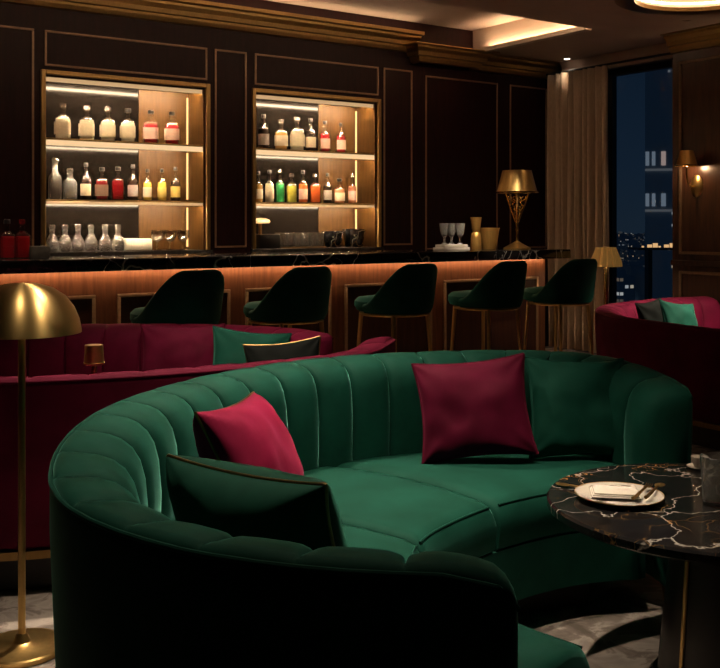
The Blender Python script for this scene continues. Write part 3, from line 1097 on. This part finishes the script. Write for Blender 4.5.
def sofa_seat(Oc, Ic, cuts, z0, z1, mat, parent, pipe):
    """seat cushions between two dense curves; cuts = list of (o0, o1, i0, i1) arc fractions"""
    LO_, LI_ = plen(Oc), plen(Ic)
    for (o0, o1, i0, i1) in cuts:
        n_ = 22
        fr_ = [0, .012, .03] + [.03 + .94 * (k + 1) / n_ for k in range(n_ - 1)] + [.97, .988, 1]
        A = resample(Oc, [(o0 + (o1 - o0) * f) * LO_ for f in fr_])
        B = resample(Ic, [(i0 + (i1 - i0) * f) * LI_ for f in fr_])
        prof = [(0, 0, z0, 0), (0, 0, z1 - .02, 1), (0, .03, z1 - .005, 1), (.25, 0, z1 + .012, 1), (.5, 0, z1 + .018, 1), (.75, 0, z1 + .012, 1), (1, -.05, z1 - .002, 1), (1, -.022, z1 - .012, 1), (1, -.006, z1 - .032, 1),
                (1, .006, (z0 + z1) / 2, 0), (1, -.004, z0 + .012, 0), (1, -.02, z0, 0)]
        o = put('seat_cushion', ruled(A, B, prof, bmesh.new(), .022), mat, parent, 50)
        pts = []
        for a, b in zip(A, B):
            u = (b - a).normalized()
            pts.append(b - u * .016 + Vector((0, 0, z1 - .017)))
        put('piping', tube(bmesh.new(), pts[2:-2], .0035, 8), pipe, o)


def sofa_base(Oc, Ic, z0, z1, mat, parent, name='seat_base', inset=.02):
    n_ = 60
    A = resample(Oc, [k / n_ * plen(Oc) for k in range(n_ + 1)])
    B = resample(Ic, [k / n_ * plen(Ic) for k in range(n_ + 1)])
    prof = [(0, inset, z0, 0), (0, inset, z1, 0), (1, -inset, z1, 0), (1, -inset, z0, 0)]
    return put(name, ruled(A, B, prof, bmesh.new()), mat, parent, 40)


def offset(path, d, side):
    out = []
    m = len(path)
    for i in range(m):
        t = (path[min(i + 2, m - 1)] - path[max(i - 2, 0)]).normalized()
        out.append(path[i] + Vector((-t.y, t.x, 0)) * side * d)
    return out


def C(pts):
    return catmull([W(x, z) for x, z in pts], 24)


# --- emerald sofa
gs = empty('curved_sofa', W(.15, 2.6, 0), 0, 'large curved emerald velvet sofa with channel-tufted back in the foreground', 'sofa')
inv = Matrix.Translation(-gs.location)
GP = [(.255, 1.575), (.10, 1.585), (-.02, 1.60), (-.15, 1.635), (-.28, 1.69), (-.395, 1.765), (-.51, 1.86), (-.60, 1.97), (-.665, 2.11), (-.71, 2.31), (-.725, 2.55), (-.695, 2.84), (-.60, 3.14), (-.45, 3.42), (-.25, 3.66), (0.0, 3.83), (.28, 3.93), (.56, 3.97), (.81, 3.92), (.96, 3.79), (1.06, 3.62), (1.115, 3.46), (1.135, 3.33)]
GIN = [(.475, 2.03), (.35, 2.16), (.22, 2.34), (.15, 2.54), (.19, 2.72), (.29, 2.88), (.42, 3.03), (.56, 3.14), (.70, 3.22), (.82, 3.26), (.92, 3.28)]


def local(pts):
    return [inv @ p for p in pts]


gpath = local(C(GP))
gout = offset(gpath, .175, -1)
gin = local(C(GIN))


def gh(s):
    q = min(1, max(0, (s - .13) / .25))
    H = .748 + .050 * q * q * (3 - 2 * q)
    if s > .86:
        q = (s - .86) / .14
        H -= .062 * q * q
    if s < .03:
        H -= .03 * (1 - s / .03) ** 2
    return H


sofa_back(gpath, gh, -1, .07, M['green'], gs, .185, .030)
# the inner face curve starts beyond the near arm so that the seat projects past it
LGO = plen(gout)
sofa_seat(gout, gin, [(.0, .27, .0, .25), (.273, .46, .254, .424), (.463, .625, .430, .675), (.629, .97, .684, 1.0)], .285, .445, M['green'], gs, M['green'])
sofa_base(gout, gin, .115, .286, M['green'], gs, inset=.006)
sofa_base(gout[:int(len(gout) * .86)], gin[:int(len(gin) * .86)], .0, .114, M['plinth'], gs, 'plinth', .13)
for k, (x, z) in enumerate(((1.06, 3.40), (.30, 2.95), (.42, 2.02), (.20, 1.67), (-.62, 2.3), (-.40, 3.3), (.55, 3.86))):
    bm = lathe(bmesh.new(), [(0, 0), (.014, 0), (.022, .114), (0, .114)], 14)
    o = put('leg', bm, M['brass'], gs)
    o.location = inv @ W(x, z, 0)


# --- crimson sofas
def crimson_sofa(pts, label, side, hf, seat_d=.60, ch=.20):
    c0 = sum((W(x, z) for x, z in pts), Vector()) / len(pts)
    e = empty('curved_sofa', c0, 0, label, 'sofa')
    path = [p - c0 for p in C(pts)]
    o_ = offset(path, .175, side)
    i_ = offset(path, seat_d, side)
    sofa_back(path, hf, side, .165, M['crimson'], e, ch, .014, zin=.3)
    sofa_seat(o_, i_, [(k / 5 + .003, (k + 1) / 5 - .003, k / 5 + .003, (k + 1) / 5 - .003) for k in range(5)], .29, .43, M['crimson'], e, M['crimson'])
    sofa_base(offset(path, .05, side), i_, .165, .288, M['crimson'], e)
    sofa_base(offset(path, .035, side), i_, .135, .163, M['brass_dark'], e, 'brass_band', .0)
    sofa_base(offset(path, .10, side), i_, .0, .134, M['plinth'], e, 'plinth', .03)
    return e


c1 = crimson_sofa([(.17, 4.50), (.06, 4.14), (-.2, 3.87), (-.57, 3.62), (-.9, 3.46), (-1.27, 3.36), (-1.7, 3.36), (-2.15, 3.55), (-2.45, 3.95), (-2.5, 4.45), (-2.3, 4.92), (-1.9, 5.18), (-1.35, 5.28), (-.8, 5.26), (-.36, 5.08), (-.12, 4.78)],
                  'curved crimson velvet sofa behind the brass floor lamp on the left', -1, lambda s: .77 + (.02 * max(0, 1 - s / .08)))
# right-hand crimson sofa: back curve towards us
c2 = crimson_sofa([(2.75, 5.05), (2.32, 5.22), (2.0, 5.52), (1.77, 5.93), (1.62, 6.32), (1.62, 6.78), (1.79, 7.25), (2.08, 7.6), (2.45, 7.92), (2.85, 8.1)],
                  'curved crimson velvet sofa by the night window on the right', -1, lambda s: .71)


# ------------------------------------------------------------------ cushions
def pillow(center, nrm, up, w, h, t, mat, pmat, label, seed, group=None, crease=.019):
    nrm = Vector(nrm).normalized()
    up = Vector(up)
    up = (up - nrm * up.dot(nrm)).normalized()
    rt = up.cross(nrm).normalized()
    R = Matrix((rt, up, nrm)).transposed().to_4x4()
    e = empty('throw_pillow', center, 0, label, 'cushion', group)
    e.rotation_euler = R.to_euler()
    N = 30
    bm = bmesh.new()
    grids = []

    def outline(a, b):
        x = a * (1 - .10 * (1 - b * b) * abs(a) ** 2)
        y = b * (1 - .10 * (1 - a * a) * abs(b) ** 2)
        return x * w / 2, y * h / 2
    for s in (1, -1):
        g = []
        for i in range(N + 1):
            r_ = []
            for j in range(N + 1):
                a = math.sin((i / N * 2 - 1) * PI / 2)
                b = math.sin((j / N * 2 - 1) * PI / 2)
                x, y = outline(a, b)
                q = (max(0, 1 - a * a) * max(0, 1 - b * b))
                zz = t / 2 * q ** .42
                v = noise.noise(Vector((x * 7 + seed * 3.1, y * 7, s * 2.0))) * .8 + noise.noise(Vector((x * 16, y * 15 + seed, s))) * .4
                # folds that fan out of the corners
                fold = math.sin(math.atan2(y - h / 2 * (1 if b > 0 else -1), x - w / 2 * (1 if a > 0 else -1)) * 9 + seed) * max(0, a * a * b * b) * .9
                zz += (v * crease + fold * crease) * q ** .35
                r_.append((x, y, s * zz))
            g.append(r_)
        grids.append(g)
    V0 = [[bm.verts.new(p) for p in r_] for r_ in grids[0]]
    V1 = [[V0[i][j] if i in (0, N) or j in (0, N) else bm.verts.new(grids[1][i][j]) for j in range(N + 1)] for i in range(N + 1)]
    for i in range(N):
        for j in range(N):
            bm.faces.new((V0[i][j], V0[i + 1][j], V0[i + 1][j + 1], V0[i][j + 1]))
            bm.faces.new((V1[i][j], V1[i][j + 1], V1[i + 1][j + 1], V1[i + 1][j]))
    put('cover', bm, mat, e, 80)
    loop = [(i, 0) for i in range(N)] + [(N, j) for j in range(N)] + [(i, N) for i in range(N, 0, -1)] + [(0, j) for j in range(N, 0, -1)]
    pts = []
    for i, j in loop:
        p = Vector(outline(math.sin((i / N * 2 - 1) * PI / 2), math.sin((j / N * 2 - 1) * PI / 2)) + (0,))
        if not pts or (p - pts[-1]).length > .004:
            pts.append(p)
    put('piping', tube(bmesh.new(), pts, .0042, 8, True), pmat, e)
    return e


def D(x, z, h):
    v = RT * x + FW * z
    return Vector((v.x, v.y, h))


pillow(W(.405, 3.50, .645), D(-.05, -1, .30), D(-.10, 0, 1), .405, .355, .14, M['wine'], M['wine'], 'wine red velvet cushion leaning on the middle of the emerald sofa back', 1)
pillow(W(.785, 3.555, .638), D(.10, -1, .34), D(.03, 0, 1), .37, .36, .13, M['green'], M['green'], 'emerald velvet cushion at the far arm of the emerald sofa', 2)
pillow(W(-.305, 2.78, .632), D(.86, -.22, .44), D(-.45, .16, 1), .42, .36, .21, M['crimson_cushion'], M['brass_dark'], 'bright crimson velvet cushion with gold piping on the emerald sofa', 3)
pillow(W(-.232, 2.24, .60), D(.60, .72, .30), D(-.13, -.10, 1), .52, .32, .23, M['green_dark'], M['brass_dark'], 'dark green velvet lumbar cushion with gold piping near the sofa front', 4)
# on the far crimson sofas
pillow(W(-.89, 4.92, .62), D(.05, -1, .25), D(0, 0, 1), .42, .36, .13, M['wine'], M['wine'], 'wine red velvet cushion on the crimson sofa behind the small lamp', 5)
pillow(W(-.53, 4.72, .615), D(.25, -1, .3), D(.12, 0, 1), .38, .36, .13, M['green'], M['green'], 'green velvet cushion standing on the left crimson sofa', 6)
pillow(W(-.345, 4.50, .60), D(-.1, -1, .3), D(-.12, 0, 1), .36, .34, .10, M['black_velvet'], M['brass_dark'], 'near-black cushion with gilt piping at the end of the left crimson sofa', 7)
pillow(W(2.035, 6.78, .61), D(.6, -.7, .3), D(-.1, 0, 1), .32, .34, .12, M['black_velvet'], M['black_velvet'], 'black velvet cushion on the right crimson sofa', 8)
pillow(W(2.17, 6.66, .61), D(.5, -.8, .35), D(.15, 0, 1), .32, .34, .12, M['green'], M['green'], 'green velvet cushion on the right crimson sofa beside the black one', 9)

# ------------------------------------------------------------------ marble table and what stands on it
TC = W(.995, 2.78)
TH, TR = .515, .46
tb = empty('side_table', TC, 0, 'round black marble table on a tapered black pedestal', 'table')
put('table_top', lathe(bmesh.new(), [(0, TH - .032), (TR - .012, TH - .032), (TR, TH - .024), (TR, TH - .006), (TR - .006, TH), (0, TH)], 96), M['marble'], tb)
put('pedestal', lathe(bmesh.new(), [(0, .03), (.148, .03), (.106, TH - .034), (0, TH - .034)], 48, ripple=lambda a: 1 + .012 * abs(math.sin(a * 12))), M['ebony'], tb)
put('pedestal_base', lathe(bmesh.new(), [(0, 0), (.172, 0), (.172, .02), (.162, .03), (0, .03)], 48), M['ebony'], tb)
for k in range(4):
    a = math.radians(-53) + k * PI / 2
    d = -FW * math.cos(a) + RT * math.sin(a)
    put('brass_inlay', tube(bmesh.new(), [d * .152 + Vector((0, 0, .032)), d * .111 + Vector((0, 0, TH - .036))], .006, 8), M['brass'], tb)

PC = W(.738, 2.805, TH)
e = put('dinner_plate', lathe(bmesh.new(), [(0, 0), (.075, 0), (.085, .004), (.118, .012), (.130, .017), (.131, .0195), (.117, .0155), (.084, .008), (.074, .006), (0, .006)], 56), M['porcelain'])
e.location = PC
put('gilt_rim', lathe(bmesh.new(), [(.1305, .0165), (.1330, .018), (.1325, .0205), (.1300, .0198), (.1305, .0165)], 56), M['brass'], e)
tag(e, 'white porcelain plate with a gilt rim on the marble table', 'plate')
# folded napkin
bm = bmesh.new()
for k in range(3):
    box(bm, (-.068 + k * .004, -.052 + k * .003, .0 + k * .0045), (.068 - k * .003, .052 - k * .002, .0045 + k * .0045), .0018)
for v in bm.verts:
    v.co.z += .003 * noise.noise(v.co * 30) + .004 * (v.co.x / .07) ** 2
nap = put('folded_napkin', bm, M['linen'])
nap.location = PC + Vector((0, 0, .0105)) + D(-.01, .012, 0)
nap.rotation_euler = (0, 0, -YAW - .15)
tag(nap, 'folded white napkin lying on the plate', 'napkin')


def cutlery(name, label, loc, rz, fork, L=.19):
    e = empty(name, loc, rz, label, 'cutlery')
    pts = [(0, -L * .5, .004), (0, -L * .3, .0035), (0, 0, .005), (0, L * .25, .006), (0, L * .33, .005)]
    put('handle', tube(bmesh.new(), catmull(pts, 5), lambda t: .0052 - .0028 * t, 8), M['brass'], e)
    bm = bmesh.new()
    if fork:
        box(bm, (-.010, L * .31, .0035), (.010, L * .37, .006), .001)
        for k in range(4):
            tube(bm, [(-.0085 + k * .0057, L * .36, .0047), (-.0085 + k * .0057, L * .44, .0035), (-.0085 + k * .0057, L * .5, .006)], .0014, 6)
        put('tines', bm, M['brass'], e)
    else:
        lathe(bm, [(0, -.0015), (.014, .0), (.0145, .0015), (0, .001)], 20, (0, L * .42, .004), 1, 1.6)
        put('bowl', bm, M['brass'], e)
    return e


e.scale = (.94, .94, .94)
cutlery('brass_fork', 'brass fork resting across the right side of the plate', PC + D(.062, -.005, .0215), -YAW - .55, True, .17)
cutlery('brass_knife', 'brass knife resting on the plate beside the fork', PC + D(.098, .0, .022), -YAW - .55, False, .16)
cutlery('brass_spoon', 'brass spoon behind the plate on the marble table', W(.655, 2.90, TH + .003), -YAW + .9, False, .15)


def tumbler(loc, label, s=1.0):
    e = empty('water_tumbler', loc, 0, label, 'glass')
    e.scale = (s, s, s)
    put('glass_wall', lathe(bmesh.new(), [(0, 0), (.038, 0), (.042, .004), (.050, .135), (.0465, .136), (.0385, .016), (0, .014)], 40), mat_glass('thick_glass', (.92, .92, .90), .05, .86, 1.3), e)
    put('water', lathe(bmesh.new(), [(0, .0145), (.0378, .0165), (.0412, .06), (0, .06)], 36), mat_thin('water', (.93, .95, .94), 0.0, .08), e)
    return e


tumbler(W(1.003, 2.755, TH), 'clear water tumbler on the marble table, cut by the picture edge')
e = put('tea_saucer', lathe(bmesh.new(), [(0, 0), (.035, 0), (.04, .003), (.065, .012), (.066, .0145), (.039, .007), (0, .006)], 40), M['porcelain'])
e.location = W(1.088, 3.16, TH)
e.scale = (.6, .6, .6)
tag(e, 'white saucer behind the tumbler on the marble table', 'saucer')
e = empty('tea_cup', W(1.088, 3.16, TH + .0045), 0, 'white cup on a saucer behind the tumbler', 'cup')
e.scale = (.7, .7, .7)
put('cup_body', lathe(bmesh.new(), [(0, 0), (.02, 0), (.022, .004), (.033, .03), (.036, .05), (.034, .05), (.03, .03), (.018, .008), (0, .007)], 32), M['porcelain'], e)
put('handle', tube(bmesh.new(), catmull([(.033, 0, .04), (.05, 0, .04), (.052, 0, .025), (.045, 0, .014), (.028, 0, .014)], 5), .0035, 8), M['porcelain'], e)


# ------------------------------------------------------------------ lamps
LP_ = W(-1.030, 3.0)
e = empty('floor_lamp', LP_, 0, 'tall brass floor lamp with a dome shade and disc foot on the left', 'lamp')
put('lamp_base', lathe(bmesh.new(), [(0, 0), (.125, 0), (.128, .004), (.128, .016), (.124, .02), (.04, .023), (.026, .03), (.016, .055), (0, .055)], 56), M['brass'], e)
put('pole', lathe(bmesh.new(), [(0, .05), (.011, .05), (.011, 1.0), (0, 1.0)], 20), M['brass'], e)
dome = [(.176, .968), (.1755, .978), (.169, 1.01), (.154, 1.046), (.128, 1.08), (.092, 1.104), (.048, 1.118), (0, 1.122)]
inner = [(max(0, r - .003), z - .003) for r, z in dome[::-1]]
put('lamp_shade', lathe(bmesh.new(), dome + inner[:-1] + [(.173, .968), (.176, .968)], 64), M['spun'], e)
put('bulb', lathe(bmesh.new(), [(0, 1.0), (.022, 1.01), (.032, 1.035), (.022, 1.06), (0, 1.068)], 20), M['bulb'], e)
add_light('lamp_glow', 'POINT', (LP_.x + .05, LP_.y - .03, .99), .06, WARM, .03)

# small lamp on a pedestal table inside the left crimson sofa
q = W(-1.075, 3.98)
e = empty('pedestal_table', q, 0, 'small round table inside the left crimson sofa under the little lamp', 'table')
put('table_top', lathe(bmesh.new(), [(0, .53), (.16, .53), (.165, .54), (.16, .55), (0, .55)], 40), M['marble'], e)
put('pedestal', lathe(bmesh.new(), [(0, 0), (.12, 0), (.12, .015), (.025, .03), (.02, .53), (0, .53)], 32), M['brass_dark'], e)
e = empty('cordless_lamp', (q.x, q.y, .55), 0, 'little brass table lamp rising behind the left crimson sofa back', 'lamp')
put('lamp_base', lathe(bmesh.new(), [(0, 0), (.045, 0), (.045, .01), (.012, .016), (0, .016)], 28), M['brass'], e)
put('pole', lathe(bmesh.new(), [(0, .015), (.011, .015), (.011, .22), (0, .22)], 16), M['brass_bright'], e)
put('lamp_shade', lathe(bmesh.new(), [(.040, .185), (.036, .262), (0, .264), (0, .261), (.033, .259), (.037, .185), (.040, .185)], 32), M['brass'], e)
put('shade_rim', lathe(bmesh.new(), [(.041, .182), (.044, .186), (.044, .19), (.04, .192), (.038, .186), (.041, .182)], 32), M['brass_bright'], e)
add_light('lamp_glow', 'POINT', (q.x + .018, q.y - .012, .755), .35, WARM, .008)

# pleated lamp by the window
q = W(2.06, 8.25)
e = empty('floor_lamp', q, 0, 'brass floor lamp with a pleated cone shade beside the window', 'lamp')
put('lamp_base', lathe(bmesh.new(), [(0, 0), (.12, 0), (.12, .015), (.02, .03), (0, .03)], 40), M['brass'], e)
put('pole', lathe(bmesh.new(), [(0, .02), (.02, .02), (.018, 1.0), (0, 1.0)], 16), M['brass_bright'], e)
put('lamp_shade', lathe(bmesh.new(), [(.120, .945), (.117, .985), (.074, 1.105), (0, 1.108), (0, 1.102), (.070, 1.10), (.113, .985), (.116, .945), (.120, .945)], 120, ripple=lambda a: 1 + .13 * abs(math.cos(a * 6))), M['painted_glow_shade'], e)
put('bulb', lathe(bmesh.new(), [(0, 1.0), (.02, 1.01), (.03, 1.03), (.02, 1.05), (0, 1.055)], 16), M['bulb'], e)
add_light('lamp_glow', 'POINT', (q.x - .04, q.y - .05, .97), 4.0, WARM, .02)

# wall sconce on the side wall
t = (697 - 360) / FPX
zz = XW / (math.sin(YAW) + math.cos(YAW) * t)
sy_ = zz * (math.cos(YAW) - math.sin(YAW) * t)
hz = EYE + (224 - 186) / FPX * zz
e = empty('wall_sconce', (XW, sy_, hz), 0, 'brass wall sconce with a small cone shade on the side panelling', 'lamp')
bm = bmesh.new()
lathe(bm, [(0, 0), (.062, 0), (.064, .006), (.055, .016), (.02, .026), (0, .028)], 36, sy=1.55)
bmesh.ops.rotate(bm, cent=(0, 0, 0), matrix=Matrix.Rotation(-PI / 2, 3, 'Y'), verts=bm.verts)
for v in bm.verts:
    pass
bmesh.ops.rotate(bm, cent=(0, 0, 0), matrix=Matrix.Rotation(PI / 2, 3, 'X'), verts=bm.verts)
put('wall_plate', bm, M['brass'], e)
arm = catmull([(-.02, 0, 0), (-.09, .0, -.005), (-.135, .0, .05), (-.145, 0, .15), (-.145, 0, .20)], 8)
put('arm', tube(bmesh.new(), arm, .008, 10), M['brass_bright'], e)
put('lamp_shade', lathe(bmesh.new(), [(.092, .175), (.088, .175), (.052, .305), (.056, .307), (.092, .175)], 44, (-.145, 0, 0), ripple=lambda a: 1 + .012 * math.cos(a * 18)), M['satin'], e)
put('shade_rim', lathe(bmesh.new(), [(.095, .168), (.101, .171), (.101, .178), (.094, .182), (.086, .176), (.095, .168)], 44, (-.145, 0, 0)), M['brass_bright'], e)
put('bulb', lathe(bmesh.new(), [(0, .205), (.015, .21), (.02, .23), (.015, .25), (0, .255)], 14, (-.145, 0, 0)), M['bulb'], e)
add_light('lamp_glow', 'POINT', (XW - .115, sy_ - .0, hz + .165), 3.5, (1, .66, .36), .012)

# ------------------------------------------------------------------ curtain
bm = bmesh.new()
y_a, y_b, nf = 7.42, 6.60, 9
N = 180
for s_ in (0,):
    rows_ = []
    for k in range(14):
        z = .02 + (2.86 - .02) * k / 13
        r_ = []
        for i in range(N + 1):
            f = i / N
            ph = f * nf * 2 * PI
            dep = .058 * math.sin(ph) + .012 * math.sin(ph * 2.3 + 1.0) + .006 * math.sin(z * 2 + f * 20)
            r_.append(bm.verts.new((7.53 + dep, y_a + (y_b - y_a) * (f + .012 * math.sin(ph * .5 + z)), z)))
        rows_.append(r_)
    for A, B in zip(rows_[:-1], rows_[1:]):
        for i in range(N):
            bm.faces.new((A[i], A[i + 1], B[i + 1], B[i]))
cu = put('taupe_curtain', bm, M['curtain'], angle=80)
md = cu.modifiers.new('thick', 'SOLIDIFY')
md.thickness = .004
tag(cu, 'floor-length pleated taupe curtain between the bar wall and the window', 'curtain')
tag(put('curtain_rail', tube(bmesh.new(), [(7.53, 7.44, 2.875), (7.53, 5.8, 2.875)], .012, 10), M['black_metal']), 'slim dark curtain rail along the window head', 'rail')


# ------------------------------------------------------------------ downlights
def downlight(loc, energy, label, size=100, blend=.8, col=(1, .80, .58), radius=.04, aim=None):
    e = empty('ceiling_downlight', loc, 0, label, 'ceiling light', 'recessed ceiling spots')
    put('bezel', lathe(bmesh.new(), [(.030, -.001), (.042, -.004), (.046, -.001), (.046, .0), (.030, 0), (.030, -.001)], 28), M['black_metal'], e)
    put('lens', lathe(bmesh.new(), [(0, -.0015), (.0295, -.0015), (.0295, -.0005), (0, -.0005)], 24), M['spot_lens'], e)
    o = add_light('spot', 'SPOT', (loc[0], loc[1], loc[2] - .03), energy, col, radius, spot_size=math.radians(size), spot_blend=blend)
    if aim is not None:
        o.rotation_euler = (Vector(aim) - Vector(o.location)).to_track_quat('-Z', 'Y').to_euler()
    return e


def ceil_pt(u, v, h):
    z = FPX * (h - EYE) / (224 - v)
    return W((u - 360) / FPX * z, z, h)


HT = HC + .24
downlight(ceil_pt(274, 3, HT), 22, 'small ceiling spot above the wall between both niches')
downlight(ceil_pt(442, 28, HT), 26, 'small ceiling spot above the plain wall panel')
downlight(ceil_pt(567, 59, HC), 5, 'small ceiling spot in front of the curtain', 80, 1.0, aim=(7.45, 6.95, .6))
downlight((4.75, 4.95, HC), 270, 'added unseen spot brightening the crystal and the brass cups on the bar', 28, .8, aim=(5.42, 6.1, 1.25))  # extra spot out of view, put in to brighten the crystal and cups
downlight((1.0, 5.0, HC), 45, 'added unseen spot brightening the red bottles on the bar', 24, .8, aim=(1.62, 6.12, 1.15))  # extra spot out of view, put in because the bottles were dark
downlight((3.2, 6.0, HT), 150, 'unseen tray spot above the middle of the bar, brightening the stool cushions', 90, .9)  # hidden behind the soffit, strength raised to brighten the stool cushions
# spots over the seating, above the frame
downlight(W(-.95, 2.5, HC), 34, 'ceiling spot above the brass floor lamp', 30, .9, aim=W(-.98, 2.72, .6))
downlight(W(.72, 2.80, HC), 105, 'ceiling spot above the marble table', 50, .9, aim=W(.66, 2.75, .4))
downlight(W(.02, 2.88, HC), 270, 'ceiling spot above the emerald sofa seat', 62, 1.0, aim=W(-.05, 2.75, .5))
downlight(W(-.6, 4.02, HC), 300, 'ceiling spot above the left crimson sofa', 76, .9, aim=W(-.6, 3.95, .5))
downlight(W(3.0, 6.4, HC), 950, 'ceiling spot above the right crimson sofa', 52, .9, aim=W(2.7, 6.95, .5))

# ------------------------------------------------------------------ night city
wd = bpy.data.worlds.new('night')
SC.world = wd
wd.use_nodes = True
nt = wd.node_tree
bg = nt.nodes['Background']
tc = nt.nodes.new('ShaderNodeTexCoord')
sp = nt.nodes.new('ShaderNodeSeparateXYZ')
nt.links.new(tc.outputs['Generated'], sp.inputs[0])
r = ramp(nt, sp.outputs['Z'], [(0.0, (.0085, .0165, .027)), (.06, (.0065, .0145, .027)), (.25, (.0035, .0085, .017))])
nt.links.new(r.outputs['Color'], bg.inputs['Color'])
bg.inputs['Strength'].default_value = 1.0

WCOL = [(1.0, .62, .30), (1.0, .85, .62), (.55, .78, 1.0)]
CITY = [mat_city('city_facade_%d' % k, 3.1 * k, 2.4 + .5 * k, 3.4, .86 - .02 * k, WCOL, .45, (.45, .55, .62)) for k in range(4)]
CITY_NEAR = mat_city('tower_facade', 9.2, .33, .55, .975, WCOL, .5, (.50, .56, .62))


def ray(u):
    t_ = (u - 360) / FPX
    return FW + RT * t_


GROUND = -75.0
gb = boxes(((60, -200, GROUND - 1), (6000, 6000, GROUND)))
m, nt_, b_ = new_mat('city_ground')
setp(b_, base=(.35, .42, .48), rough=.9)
tag(put('city_ground', gb, m, smooth=False), kind='structure')
# the tower across the street
d = ray(645)
p = Vector((d.x, d.y, 0)) * 92
tw = empty('office_tower', (p.x, p.y, GROUND), math.atan2(d.y, d.x) - PI / 2, 'dark office tower with a few lit floors filling the right of the window', 'building')
put('tower_body', boxes(((0, 0, 0), (17, 16, 92.5))), CITY_NEAR, tw, smooth=False)
LW = [mat_emit('lit_office_warm', (1, .72, .62), .30), mat_emit('lit_office_cool', (.7, .85, 1), .16), mat_emit('lit_ledge', (.75, .8, .85), .085)]
for zf, q in ((82.5, 1.0), (78.7, .8)):
    put('floor_ledge', boxes(((0, -.2, zf - 1.25), (17, 0, zf - 1.05))), LW[2], tw, smooth=False)
    for k, (x, w_) in enumerate(((.05, .32), (.62, .3), (1.45, .4), (2.6, .4), (3.6, .5), (4.8, .4), (6.2, .5))):
        put('lit_window', boxes(((x, -.06, zf - .75), (x + w_, 0, zf + .55 * q))), LW[0 if k == 2 and q == 1 else 1], tw, smooth=False)
rnd = random.Random(11)
k = 0
for i in range(14):
    dist = 480 * 1.16 ** i
    for j in range(4):
        u = 596 + j * 26 + (i % 2) * 11
        d = ray(u)
        p = Vector((d.x, d.y, 0)) * dist
        topv = 233 + rnd.random() * 14 + 70 * max(0, 1 - dist / 1700) * (.6 + .4 * rnd.random())
        h = max(6 + rnd.random() * 8, EYE - (topv - 224) / FPX * dist - GROUND)
        w_ = (.0075 + .002 * rnd.random()) * dist
        bm = boxes(((-w_, -w_, 0), (w_, w_, h)), ((-w_ * .4, -w_ * .4, h), (w_ * .3, w_ * .3, h + 2.5)))
        o = put('city_block', bm, CITY[(i + j) % 4], smooth=False)
        o.location = (p.x, p.y, GROUND)
        o.rotation_euler = (0, 0, rnd.random() * .4 - YAW)
        tag(o, 'distant dark city block with scattered lit windows below the night horizon', 'building', 'city blocks seen through the window')
# made-up bridge standing in for a line of amber city lights
d0, d1 = ray(639), ray(690)
BD = 74
bd = empty('standin_bridge', (d0 * BD) + Vector((0, 0, GROUND)), 0, 'added bridge standing in for a line of amber lights outside the window', 'bridge')
v_ = (d1 * BD - d0 * BD)
bd.rotation_euler = (0, 0, math.atan2(v_.y, v_.x))
hh = EYE - (248 - 224) / FPX * BD - GROUND
put('added_deck', boxes(((0, 0, hh - .16), (v_.length, 3, hh))), M['black_metal'], bd, smooth=False)
put('lamp_row', boxes(*[((.2 + k * .42, -.05, hh + .04), (.2 + k * .42 + .16 + .2 * ((k * 7) % 3 > 0), 0, hh + .16 + .1 * (k % 3))) for k in range(int(v_.length / .42) - 1)]), mat_emit('street_amber', (1, .55, .22), .9), bd, smooth=False)
for k in range(2):
    put('added_pier', boxes(((1 + k * 2.2, 1, 0), (1.3 + k * 2.2, 2, hh - .16))), M['black_metal'], bd, smooth=False)

# ------------------------------------------------------------------ render hints
SC.cycles.max_bounces = 10
SC.cycles.transmission_bounces = 10
SC.cycles.transparent_max_bounces = 24
SC.cycles.caustics_reflective = False
SC.cycles.caustics_refractive = False
SC.cycles.sample_clamp_indirect = 4.0
SC.cycles.use_denoising = True
